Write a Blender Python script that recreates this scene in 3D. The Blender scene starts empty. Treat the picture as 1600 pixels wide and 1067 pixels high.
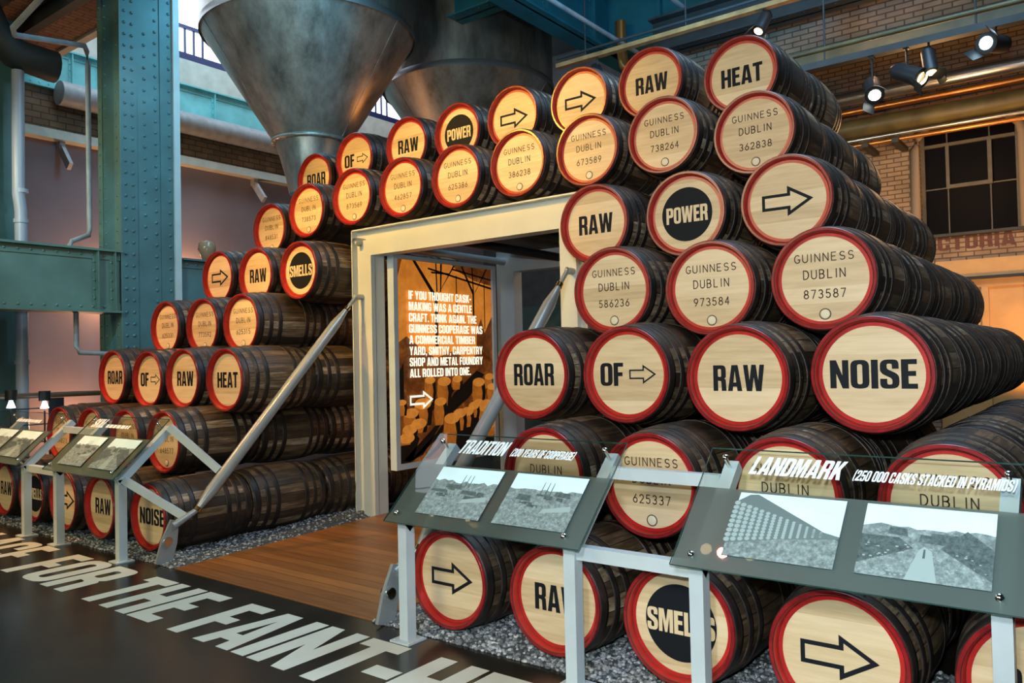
import bpy, bmesh, math, random
from math import pi, sin, cos, tan, radians, sqrt, atan2
from mathutils import Vector, Matrix
from mathutils.geometry import tessellate_polygon
random.seed(7)
SC = bpy.context.scene
COL = SC.collection

# ------------------------------------------------------------------ camera
CAM = Vector((4.936, -3.476, 1.624))
YAW, PITCH, ROLL = radians(-37.374), radians(1.323), radians(-1.259)
fwd = Vector((sin(YAW)*cos(PITCH), cos(YAW)*cos(PITCH), sin(PITCH)))
rgt = Vector((cos(YAW), -sin(YAW), 0)); up = rgt.cross(fwd)
r2 = cos(ROLL)*rgt + sin(ROLL)*up; u2 = -sin(ROLL)*rgt + cos(ROLL)*up
cd = bpy.data.cameras.new('camera'); cd.sensor_width = 36; cd.lens = 1241.94/1600*36
cd.clip_end = 200; cd.clip_start = .05
cam = bpy.data.objects.new('camera', cd); COL.objects.link(cam)
M = Matrix.Identity(4)
for i in range(3):
    M[i][0], M[i][1], M[i][2], M[i][3] = r2[i], u2[i], -fwd[i], CAM[i]
cam.matrix_world = M
SC.camera = cam

# ------------------------------------------------------------------ colour, world, lights
vs = SC.view_settings
vs.view_transform = 'Standard'; vs.look = 'None'; vs.gamma = 1.0; vs.use_curve_mapping = False
vs.exposure = 0.40
W = bpy.data.worlds.new('world'); SC.world = W; W.use_nodes = True
W.node_tree.nodes['Background'].inputs[0].default_value = (.30, .42, .55, 1)
W.node_tree.nodes['Background'].inputs[1].default_value = .18

def lamp(name, kind, loc, energy, color, target=None, size=.1, angle=45, blend=.5, size_y=None):
    l = bpy.data.lights.new(name, kind); l.energy = energy; l.color = color
    if kind == 'SPOT':
        l.spot_size = radians(angle); l.spot_blend = blend; l.shadow_soft_size = size
    elif kind == 'AREA':
        l.size = size
        if size_y: l.shape = 'RECTANGLE'; l.size_y = size_y
    else:
        l.shadow_soft_size = size
    o = bpy.data.objects.new(name, l); COL.objects.link(o); o.location = loc
    if target is not None:
        o.rotation_euler = (Vector(target)-Vector(loc)).to_track_quat('-Z', 'Y').to_euler()
    return o
lamp('spot_doorway', 'SPOT', (-1.5, -1.5, 5.1), 707.6, (1.000, 0.560, 0.085), (-.75, 2.1, 3.35), .05, 72, .7)
lamp('spot_left_stack', 'SPOT', (-2.1, -.95, 5.1), 575.2, (1.0, .50, .20), (-3.2, 1.2, 1.9), .05, 80, .7)
lamp('spot_far_left', 'SPOT', (-4.6, -1.6, 5.1), 648.5, (1.0, .47, .19), (-4.0, .8, 1.9), .05, 70, .7)
lamp('spot_boards', 'SPOT', (-.6, -.95, 5.1), 150, (1, .60, .26), (-.7, 1.3, 0), .05, 40, .7)
lamp('spot_right_stack', 'SPOT', (1.75, -.95, 5.1), 26.41, (1.000, 0.182, 0.125), (2.9, 1.0, 1.8), .05, 90, .7)
lamp('spot_front_right', 'SPOT', (4.6, -4.6, 3.3), 489.4, (0.770, 0.859, 1.000), (3.2, .8, 1.6), .25, 80, .7)
lamp('camera_flash', 'SPOT', (4.95, -3.60, 1.95), 357.2, (0.753, 0.934, 1.000), (1.5, 1.5, 1.9), .06, 90, .5)
lamp('ceiling_bounce', 'AREA', (3.8, 3.4, 8.4), 390, (.42, .70, 1.0), (3.2, 2.4, 0), 4)
lamp('daylight_skylight', 'AREA', (-9.55, 6.0, 10.5), 521.5, (0.182, 0.685, 1.000), (-10.9, 6.5, 7.5), .9, size_y=14)
lamp('uplight_wall', 'POINT', (-10.70, 4.15, 3.2), 64, (1, .50, .22), size=.1)
lamp('uplight_wall_far', 'POINT', (-10.70, 5.85, 3.4), 64, (1, .50, .22), size=.1)
lamp('uplight_wall_low', 'POINT', (-10.2, 3.4, .6), 56, (1, .52, .26), size=.1)
lamp('column_warm', 'SPOT', (-7.3, -1.3, 5.0), 150, (1, .86, .50), (-6.8, 2.25, 4.2), .08, 70, .7)
lamp('uplight_door', 'SPOT', (4.0, 9.6, .5), 285.2, (1.000, 0.418, 0.072), (3.7, 11.0, 2.4), .1, 80, .6)
lamp('wash_brick', 'POINT', (3.0, 8.9, 4.4), 89.45, (1.000, 0.550, 0.222), size=.3)
lamp('spot_floor_text', 'SPOT', (-2.2, -1.05, 5.1), 150, (1, .80, .46), (-2.9, -.5, 0), .05, 58, .8)
lamp('spandrel_glow', 'POINT', (2.6, 7.25, 5.35), 14, (1, .55, .28), size=.12)
lamp('front_left_wash', 'AREA', (-1.0, -6.8, 5.0), 215.5, (1.000, 0.938, 0.522), (-2, 1, 1.2), 3)
lamp('column_wash', 'SPOT', (-3.6, -2.4, 5.2), 394.3, (0.347, 0.781, 1.000), (-6.6, 2.6, 3.9), .1, 55, .7)
lamp('column_side_wash', 'SPOT', (-2.8, 3.4, 7.4), 164.8, (0.464, 0.814, 1.000), (-6.5, 2.6, 4.0), .1, 60, .7)
lamp('hopper_gel_yellow', 'SPOT', (-9.9, 6.1, 5.6), 40, (1, .72, .12), (-8.3, 5.6, 7.2), .08, 60, .6)
lamp('hopper_gel_orange', 'SPOT', (-5.1, 8.5, 5.4), 30, (1, .34, .06), (-6.0, 6.7, 7.0), .08, 60, .6)
lamp('hopper_front', 'SPOT', (-1.9, -1.0, 5.2), 260, (.85, .95, 1.0), (-6.2, 5.2, 6.9), .06, 36, .7)
lamp('ceiling_wash', 'AREA', (.6, 4.6, 5.5), 43.38, (.10, .55, 1.0), (.8, 7.6, 8.2), .5)

# ------------------------------------------------------------------ node materials
def mat(name):
    m = bpy.data.materials.new(name); m.use_nodes = True
    nt = m.node_tree; b = nt.nodes['Principled BSDF']
    return m, nt, b
def N(nt, t, **k):
    n = nt.nodes.new(t)
    for a, v in k.items(): setattr(n, a, v)
    return n
def L(nt, a, b): nt.links.new(a, b)
def ramp(nt, stops, interp='LINEAR'):
    r = N(nt, 'ShaderNodeValToRGB'); e = r.color_ramp; e.interpolation = interp
    while len(e.elements) < len(stops): e.elements.new(.5)
    for el, (p, c) in zip(e.elements, stops):
        el.position = p; el.color = (c[0], c[1], c[2], 1)
    return r
def math_(nt, op, a, b=None):
    n = N(nt, 'ShaderNodeMath', operation=op)
    for i, v in enumerate((a, b)):
        if v is None: continue
        if isinstance(v, (int, float)): n.inputs[i].default_value = v
        else: L(nt, v, n.inputs[i])
    return n.outputs[0]
def simple(name, col, rough=.5, metal=0, var=.0, vscale=8, bump=0, emit=0, spec=None):
    m, nt, b = mat(name)
    b.inputs['Roughness'].default_value = rough; b.inputs['Metallic'].default_value = metal
    b.inputs['Base Color'].default_value = (*col, 1)
    if spec is not None: b.inputs['Specular IOR Level'].default_value = spec
    if var or bump:
        tc = N(nt, 'ShaderNodeTexCoord'); ns = N(nt, 'ShaderNodeTexNoise')
        ns.inputs['Scale'].default_value = vscale; ns.inputs['Detail'].default_value = 6
        L(nt, tc.outputs['Object'], ns.inputs['Vector'])
        if var:
            lo = [max(0, c*(1-var)) for c in col]; hi = [min(1, c*(1+var)) for c in col]
            r = ramp(nt, [(.3, lo), (.7, hi)]); L(nt, ns.outputs['Fac'], r.inputs[0])
            L(nt, r.outputs[0], b.inputs['Base Color'])
        if bump:
            bp = N(nt, 'ShaderNodeBump'); bp.inputs['Strength'].default_value = bump
            bp.inputs['Distance'].default_value = .01
            L(nt, ns.outputs['Fac'], bp.inputs['Height']); L(nt, bp.outputs[0], b.inputs['Normal'])
    if emit:
        b.inputs['Emission Color'].default_value = (*col, 1); b.inputs['Emission Strength'].default_value = emit
    return m

def stave_mat():
    m, nt, b = mat('cask_oak'); tc = N(nt, 'ShaderNodeTexCoord'); oi = N(nt, 'ShaderNodeObjectInfo')
    sp = N(nt, 'ShaderNodeSeparateXYZ'); L(nt, tc.outputs['Object'], sp.inputs[0])
    ang = math_(nt, 'ARCTAN2', sp.outputs[0], sp.outputs[2])
    t = math_(nt, 'MULTIPLY', ang, 24/(2*pi)); t = math_(nt, 'ADD', t, 100)
    fl = math_(nt, 'FLOOR', t); fr = math_(nt, 'FRACT', t)
    cb = N(nt, 'ShaderNodeCombineXYZ'); L(nt, fl, cb.inputs[0]); L(nt, oi.outputs['Random'], cb.inputs[1])
    wn = N(nt, 'ShaderNodeTexWhiteNoise'); wn.noise_dimensions = '3D'; L(nt, cb.outputs[0], wn.inputs['Vector'])
    mp = N(nt, 'ShaderNodeMapping'); mp.inputs['Scale'].default_value = (22, 2.2, 22); L(nt, tc.outputs['Object'], mp.inputs[0])
    addv = N(nt, 'ShaderNodeVectorMath', operation='ADD'); L(nt, mp.outputs[0], addv.inputs[0])
    sc = math_(nt, 'MULTIPLY', oi.outputs['Random'], 60.0); L(nt, sc, addv.inputs[1])
    n1 = N(nt, 'ShaderNodeTexNoise'); n1.inputs['Scale'].default_value = 1.6; n1.inputs['Detail'].default_value = 8
    n1.inputs['Roughness'].default_value = .68
    L(nt, addv.outputs[0], n1.inputs['Vector'])
    v = math_(nt, 'MULTIPLY', wn.outputs['Value'], .36); v2 = math_(nt, 'MULTIPLY', n1.outputs['Fac'], .72)
    v = math_(nt, 'ADD', v, v2)
    r = ramp(nt, [(.28, (.010, .0065, .004)), (.44, (.032, .018, .009)), (.57, (.080, .046, .022)), (.68, (.18, .112, .058)), (.82, (.44, .34, .235))])
    L(nt, v, r.inputs[0])
    ed = math_(nt, 'ABSOLUTE', math_(nt, 'SUBTRACT', fr, .5)); seam = math_(nt, 'GREATER_THAN', ed, .465)
    mx = N(nt, 'ShaderNodeMixRGB'); L(nt, seam, mx.inputs[0]); L(nt, r.outputs[0], mx.inputs[1]); mx.inputs[2].default_value = (.008, .006, .005, 1)
    L(nt, mx.outputs[0], b.inputs['Base Color']); b.inputs['Roughness'].default_value = .5
    bp = N(nt, 'ShaderNodeBump'); bp.inputs['Strength'].default_value = .5; bp.inputs['Distance'].default_value = .006
    h = math_(nt, 'SUBTRACT', n1.outputs['Fac'], seam); L(nt, h, bp.inputs['Height']); L(nt, bp.outputs[0], b.inputs['Normal'])
    return m
def hoop_mat():
    m, nt, b = mat('cask_iron'); tc = N(nt, 'ShaderNodeTexCoord'); oi = N(nt, 'ShaderNodeObjectInfo')
    ad = N(nt, 'ShaderNodeVectorMath', operation='ADD'); L(nt, tc.outputs['Object'], ad.inputs[0]); L(nt, math_(nt, 'MULTIPLY', oi.outputs['Random'], 40.0), ad.inputs[1])
    n = N(nt, 'ShaderNodeTexNoise'); n.inputs['Scale'].default_value = 7; n.inputs['Detail'].default_value = 7; L(nt, ad.outputs[0], n.inputs['Vector'])
    r = ramp(nt, [(.3, (.010, .0085, .008)), (.55, (.032, .021, .016)), (.75, (.10, .052, .030))]); L(nt, n.outputs['Fac'], r.inputs[0])
    L(nt, r.outputs[0], b.inputs['Base Color']); b.inputs['Metallic'].default_value = .35; b.inputs['Roughness'].default_value = .48
    return m
def head_mat():
    m, nt, b = mat('pale_oak_head'); tc = N(nt, 'ShaderNodeTexCoord'); oi = N(nt, 'ShaderNodeObjectInfo')
    sp = N(nt, 'ShaderNodeSeparateXYZ'); L(nt, tc.outputs['Object'], sp.inputs[0])
    t = math_(nt, 'ADD', math_(nt, 'MULTIPLY', sp.outputs[2], 10.5), math_(nt, 'MULTIPLY', oi.outputs['Random'], 3.0))
    t = math_(nt, 'ADD', t, 50.0)
    cb = N(nt, 'ShaderNodeCombineXYZ'); L(nt, math_(nt, 'FLOOR', t), cb.inputs[0]); L(nt, oi.outputs['Random'], cb.inputs[1])
    wn = N(nt, 'ShaderNodeTexWhiteNoise'); wn.noise_dimensions = '3D'; L(nt, cb.outputs[0], wn.inputs['Vector'])
    mp = N(nt, 'ShaderNodeMapping'); mp.inputs['Scale'].default_value = (2.5, 2.5, 26); L(nt, tc.outputs['Object'], mp.inputs[0])
    ad = N(nt, 'ShaderNodeVectorMath', operation='ADD'); L(nt, mp.outputs[0], ad.inputs[0]); L(nt, math_(nt, 'MULTIPLY', oi.outputs['Random'], 90.0), ad.inputs[1])
    n1 = N(nt, 'ShaderNodeTexNoise'); n1.inputs['Scale'].default_value = 1.7; n1.inputs['Detail'].default_value = 7; L(nt, ad.outputs[0], n1.inputs['Vector'])
    v = math_(nt, 'ADD', math_(nt, 'MULTIPLY', wn.outputs['Value'], .45), math_(nt, 'MULTIPLY', n1.outputs['Fac'], .6))
    r = ramp(nt, [(.25, (.50, .34, .18)), (.5, (.64, .46, .26)), (.8, (.76, .58, .36))]); L(nt, v, r.inputs[0])
    L(nt, r.outputs[0], b.inputs['Base Color']); b.inputs['Roughness'].default_value = .5
    return m
def brick_mat(name, c1, c2, mortar, sx, sz, axis='XZ', rough=.8):
    m, nt, b = mat(name); tc = N(nt, 'ShaderNodeTexCoord'); sp = N(nt, 'ShaderNodeSeparateXYZ'); L(nt, tc.outputs['Object'], sp.inputs[0])
    cb = N(nt, 'ShaderNodeCombineXYZ'); L(nt, sp.outputs['XYZ'.index(axis[0])], cb.inputs[0]); L(nt, sp.outputs['XYZ'.index(axis[1])], cb.inputs[1])
    br = N(nt, 'ShaderNodeTexBrick'); L(nt, cb.outputs[0], br.inputs['Vector'])
    br.inputs['Scale'].default_value = 1; br.inputs['Brick Width'].default_value = sx; br.inputs['Row Height'].default_value = sz
    br.inputs['Mortar Size'].default_value = .010; br.inputs['Color1'].default_value = (*c1, 1); br.inputs['Color2'].default_value = (*c2, 1); br.inputs['Mortar'].default_value = (*mortar, 1)
    n = N(nt, 'ShaderNodeTexNoise'); n.inputs['Scale'].default_value = 3; n.inputs['Detail'].default_value = 6; L(nt, tc.outputs['Object'], n.inputs['Vector'])
    mx = N(nt, 'ShaderNodeMixRGB', blend_type='MULTIPLY'); mx.inputs[0].default_value = .7
    r = ramp(nt, [(.3, (.55, .55, .55)), (.7, (1.1, 1.1, 1.1))]); L(nt, n.outputs['Fac'], r.inputs[0])
    L(nt, br.outputs['Color'], mx.inputs[1]); L(nt, r.outputs[0], mx.inputs[2]); L(nt, mx.outputs[0], b.inputs['Base Color'])
    bp = N(nt, 'ShaderNodeBump'); bp.inputs['Strength'].default_value = .6; bp.inputs['Distance'].default_value = .01; bp.invert = True
    L(nt, br.outputs['Fac'], bp.inputs['Height']); L(nt, bp.outputs[0], b.inputs['Normal']); b.inputs['Roughness'].default_value = rough
    return m
def boards_mat():
    m, nt, b = mat('floor_boards'); tc = N(nt, 'ShaderNodeTexCoord'); sp = N(nt, 'ShaderNodeSeparateXYZ'); L(nt, tc.outputs['Object'], sp.inputs[0])
    t = math_(nt, 'ADD', math_(nt, 'MULTIPLY', sp.outputs[1], 9.0), 40.0)
    wn = N(nt, 'ShaderNodeTexWhiteNoise'); wn.noise_dimensions = '1D'; L(nt, math_(nt, 'FLOOR', t), wn.inputs['W'])
    mp = N(nt, 'ShaderNodeMapping'); mp.inputs['Scale'].default_value = (1.6, 30, 1); L(nt, tc.outputs['Object'], mp.inputs[0])
    n1 = N(nt, 'ShaderNodeTexNoise'); n1.inputs['Scale'].default_value = 1.5; n1.inputs['Detail'].default_value = 6; L(nt, mp.outputs[0], n1.inputs['Vector'])
    v = math_(nt, 'ADD', math_(nt, 'MULTIPLY', wn.outputs['Value'], .35), math_(nt, 'MULTIPLY', n1.outputs['Fac'], .6))
    r = ramp(nt, [(.25, (.17, .060, .016)), (.55, (.30, .115, .030)), (.85, (.42, .175, .050))]); L(nt, v, r.inputs[0])
    fr = math_(nt, 'ABSOLUTE', math_(nt, 'SUBTRACT', math_(nt, 'FRACT', t), .5)); gap = math_(nt, 'GREATER_THAN', fr, .475)
    mx = N(nt, 'ShaderNodeMixRGB'); L(nt, gap, mx.inputs[0]); L(nt, r.outputs[0], mx.inputs[1]); mx.inputs[2].default_value = (.08, .03, .01, 1)
    L(nt, mx.outputs[0], b.inputs['Base Color']); b.inputs['Roughness'].default_value = .38
    return m
def hopper_mat():
    m, nt, b = mat('hopper_steel'); tc = N(nt, 'ShaderNodeTexCoord')
    n = N(nt, 'ShaderNodeTexNoise'); n.inputs['Scale'].default_value = 1.3; n.inputs['Detail'].default_value = 9; n.inputs['Roughness'].default_value = .7
    mp = N(nt, 'ShaderNodeMapping'); mp.inputs['Scale'].default_value = (2.2, 2.2, .7); L(nt, tc.outputs['Object'], mp.inputs[0]); L(nt, mp.outputs[0], n.inputs['Vector'])
    r = ramp(nt, [(.3, (.16, .15, .13)), (.55, (.34, .33, .30)), (.8, (.52, .50, .46))]); L(nt, n.outputs['Fac'], r.inputs[0]); L(nt, r.outputs[0], b.inputs['Base Color'])
    r2_ = ramp(nt, [(.3, (.28,)*3), (.7, (.48,)*3)]); L(nt, n.outputs['Fac'], r2_.inputs[0]); L(nt, r2_.outputs[0], b.inputs['Roughness'])
    b.inputs['Metallic'].default_value = .62
    return m
def teal_mat(name, col, rough=.42):
    m, nt, b = mat(name); tc = N(nt, 'ShaderNodeTexCoord')
    n = N(nt, 'ShaderNodeTexNoise'); n.inputs['Scale'].default_value = 2.5; n.inputs['Detail'].default_value = 8; L(nt, tc.outputs['Object'], n.inputs['Vector'])
    r = ramp(nt, [(.3, [c*.75 for c in col]), (.6, col), (.8, [min(1, c*1.25) for c in col])]); L(nt, n.outputs['Fac'], r.inputs[0])
    L(nt, r.outputs[0], b.inputs['Base Color']); b.inputs['Roughness'].default_value = rough
    return m
def print_mat(name, stops, scale=30, emit=0, rough=.5):
    m, nt, b = mat(name); tc = N(nt, 'ShaderNodeTexCoord')
    n = N(nt, 'ShaderNodeTexNoise'); n.inputs['Scale'].default_value = scale; n.inputs['Detail'].default_value = 8; n.inputs['Roughness'].default_value = .75
    L(nt, tc.outputs['Object'], n.inputs['Vector']); r = ramp(nt, stops); L(nt, n.outputs['Fac'], r.inputs[0])
    L(nt, r.outputs[0], b.inputs['Base Color']); b.inputs['Roughness'].default_value = rough
    if emit:
        L(nt, r.outputs[0], b.inputs['Emission Color']); b.inputs['Emission Strength'].default_value = emit
    return m

M_STAVE, M_HOOP, M_HEAD = stave_mat(), hoop_mat(), head_mat()
M_RED = simple('red_paint', (.42, .014, .011), .30, var=.2, vscale=14)
M_REDD = simple('maroon_chime_paint', (.24, .010, .012), .26, var=.3, vscale=16)
M_CROZESH = simple('croze_crease_shade', (.05, .006, .006), .6)  # shade of the crease at the croze, painted as a dark ring
M_BLACK = simple('black_paint', (.006, .007, .010), .65, spec=.2)
M_CREAMP = simple('cream_letter', (.70, .52, .31), .5)
M_STENCIL = simple('branded_letter', (.06, .035, .02), .7)
M_BUNG = simple('pale_bung', (.72, .62, .42), .5)
M_GALV = simple('pale_grey_paint', (.50, .55, .56), .38, var=.06, vscale=5)
M_FRAME = simple('cream_grey_frame_paint', (.56, .56, .50), .35, var=.05, vscale=3)
M_TUBE = simple('grey_tube_paint', (.33, .34, .33), .30, metal=.35, var=.08, vscale=6)
M_CHROME = simple('polished_steel', (.75, .73, .68), .15, metal=1)
M_BRASS = simple('brass', (.75, .55, .25), .2, metal=1)
M_DARK = simple('dark_metal', (.018, .018, .02), .45)
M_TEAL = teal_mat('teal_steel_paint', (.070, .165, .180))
M_TEALWARM = teal_mat('warm_lit_teal_steel', (.12, .20, .165))  # warm lamplight on the teal steel put into its colour
M_TEALDAY = teal_mat('daylit_teal_steel', (.22, .60, .62))  # same teal steel, lightened in colour to imitate daylight on it
M_MAUVE = simple('mauve_wall_paint', (.25, .19, .205), .75, var=.06, vscale=1.5)
M_CREAM = simple('cream_stone', (.60, .58, .50), .7, var=.12, vscale=4)
M_BROWN = simple('brown_soffit', (.16, .095, .06), .8, var=.25, vscale=5)
M_SOOT = simple('sooty_steel', (.030, .036, .040), .6, var=.3, vscale=3)
M_NAVY = simple('navy_railing', (.025, .03, .11), .4)
M_HOP = hopper_mat()
M_HOPBAND = simple('hopper_strap', (.30, .31, .32), .4, metal=.6)
M_PIPEG = simple('grey_pipe_lagging', (.34, .34, .35), .5, var=.18, vscale=6)
M_PIPEL = simple('lilac_lit_pipe', (.42, .44, .52), .35)  # lilac light on the pipe put into its colour
M_ORPIPE = simple('orange_lit_pipe', (.62, .26, .08), .3, metal=.8)  # orange lamp reflections put into the pipe colour; the rusty elbow shares it
M_OLIVE = simple('olive_duct', (.09, .075, .03), .5, var=.4, vscale=3)
M_SILVER = simple('silver_duct', (.50, .50, .50), .28, metal=.9)
M_BRICK = brick_mat('painted_brick', (.42, .31, .22), (.34, .25, .18), (.14, .10, .075), .225, .076, 'XZ')
M_BRICKV = brick_mat('vault_brick', (.32, .18, .10), (.24, .13, .08), (.10, .06, .04), .3, .12, 'YX')
M_BRICKW = brick_mat('soffit_brick', (.30, .17, .09), (.22, .12, .07), (.10, .06, .04), .3, .12, 'YZ')
M_SIGN = simple('faded_plum_paint', (.13, .062, .055), .85, var=.2, vscale=12)
M_ORANGEW = simple('varnished_door_wood', (.55, .36, .15), .45, var=.12, vscale=3)
M_PANE = simple('night_pane', (.003, .003, .006), .5, spec=.05)
M_FLOOR = simple('polished_brown_floor', (.019, .016, .012), .24, var=.35, vscale=2.5)
M_BOARD = boards_mat()
M_FLTEXT = simple('floor_white_paint', (.60, .585, .50), .45, var=.05, vscale=6)
M_CEIL = simple('ceiling_dark', (.03, .045, .055), .8, var=.2, vscale=2)
M_DAY = simple('bright_daylight_pane', (.82, .90, 1.0), .5, emit=2.6)
M_WOODRAIL = simple('brown_handrail', (.13, .07, .035), .4)
M_WHITE = simple('white_letter_film', (.80, .86, .86), .5)
M_LAMPW = simple('lit_lens_white', (.92, 1.0, .92), .3, emit=8)
M_LAMPB = simple('lit_lens_blue', (.60, .85, 1.0), .3, emit=8)
M_LAMPY = simple('lit_lens_warm', (1.0, .72, .30), .3, emit=7)
M_GREENP = simple('dark_green_panel', (.012, .040, .040), .5)

def gravel_mat():
    m, nt, b = mat('gravel_chips'); g = N(nt, 'ShaderNodeNewGeometry')
    r = ramp(nt, [(0, (.07, .07, .075)), (.45, (.20, .20, .205)), (.8, (.36, .355, .35)), (1, (.6, .59, .56))]); L(nt, g.outputs['Random Per Island'], r.inputs[0])
    L(nt, r.outputs[0], b.inputs['Base Color']); b.inputs['Roughness'].default_value = .75
    return m
M_GRAVEL = gravel_mat()
M_GRBED = simple('gravel_bed', (.07, .07, .075), .9, var=.5, vscale=60, bump=1)

def glass_mat(name, tint, rough, alpha):
    # thin pane: part see-through, part glossy
    m, nt, b = mat(name); nt.nodes.remove(b); out = nt.nodes['Material Output']
    tr = N(nt, 'ShaderNodeBsdfTransparent'); tr.inputs[0].default_value = (*tint, 1)
    gl = N(nt, 'ShaderNodeBsdfGlossy'); gl.inputs['Roughness'].default_value = rough
    fr = N(nt, 'ShaderNodeFresnel'); fr.inputs[0].default_value = 1.45
    mx = N(nt, 'ShaderNodeMixShader'); L(nt, fr.outputs[0], mx.inputs[0]); L(nt, tr.outputs[0], mx.inputs[1]); L(nt, gl.outputs[0], mx.inputs[2])
    if alpha:
        df = N(nt, 'ShaderNodeBsdfPrincipled'); df.inputs['Base Color'].default_value = (*alpha[1], 1); df.inputs['Roughness'].default_value = .35
        m2 = N(nt, 'ShaderNodeMixShader'); m2.inputs[0].default_value = alpha[0]
        L(nt, mx.outputs[0], m2.inputs[1]); L(nt, df.outputs[0], m2.inputs[2]); L(nt, m2.outputs[0], out.inputs[0])
    else: L(nt, mx.outputs[0], out.inputs[0])
    return m
M_GLASS = glass_mat('clear_glass', (.90, .95, .92), .02, None)
M_FROST = glass_mat('frosted_glass_film', (.80, .90, .88), .25, (.80, (.15, .178, .178)))
M_EDGE = simple('glass_edge_green', (.05, .12, .10), .2)
M_PSKY = simple('print_sky', (.66, .86, .86), .5, var=.06, vscale=6)
M_PMID = print_mat('print_mid', [(.3, (.07, .09, .085)), (.5, (.20, .25, .235)), (.75, (.46, .55, .53))], 42)
M_PDARK = print_mat('print_dark', [(.35, (.03, .045, .04)), (.6, (.11, .15, .14)), (.8, (.30, .37, .35))], 60)
M_PCASK = simple('print_cask', (.33, .41, .39), .5)
M_PCASKD = simple('print_cask_shade', (.13, .175, .165), .5)
M_POR = print_mat('poster_orange', [(.25, (.34, .085, .008)), (.5, (.62, .20, .022)), (.8, (.86, .40, .08))], 1.3, emit=.5)
M_PORD = print_mat('poster_brown', [(.3, (.035, .008, .002)), (.52, (.14, .036, .005)), (.8, (.42, .13, .016))], 7, emit=.4)
M_PORC = print_mat('poster_cask', [(.3, (.22, .055, .006)), (.7, (.50, .155, .016))], 9, emit=.45)
M_PORL = print_mat('poster_cask_lid', [(.3, (.46, .14, .016)), (.7, (.70, .27, .04))], 9, emit=.45)
M_PBLK = simple('poster_black', (.012, .006, .004), .5)
M_PTXT = simple('poster_letter', (.98, .95, .74), .5, emit=.75)

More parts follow.
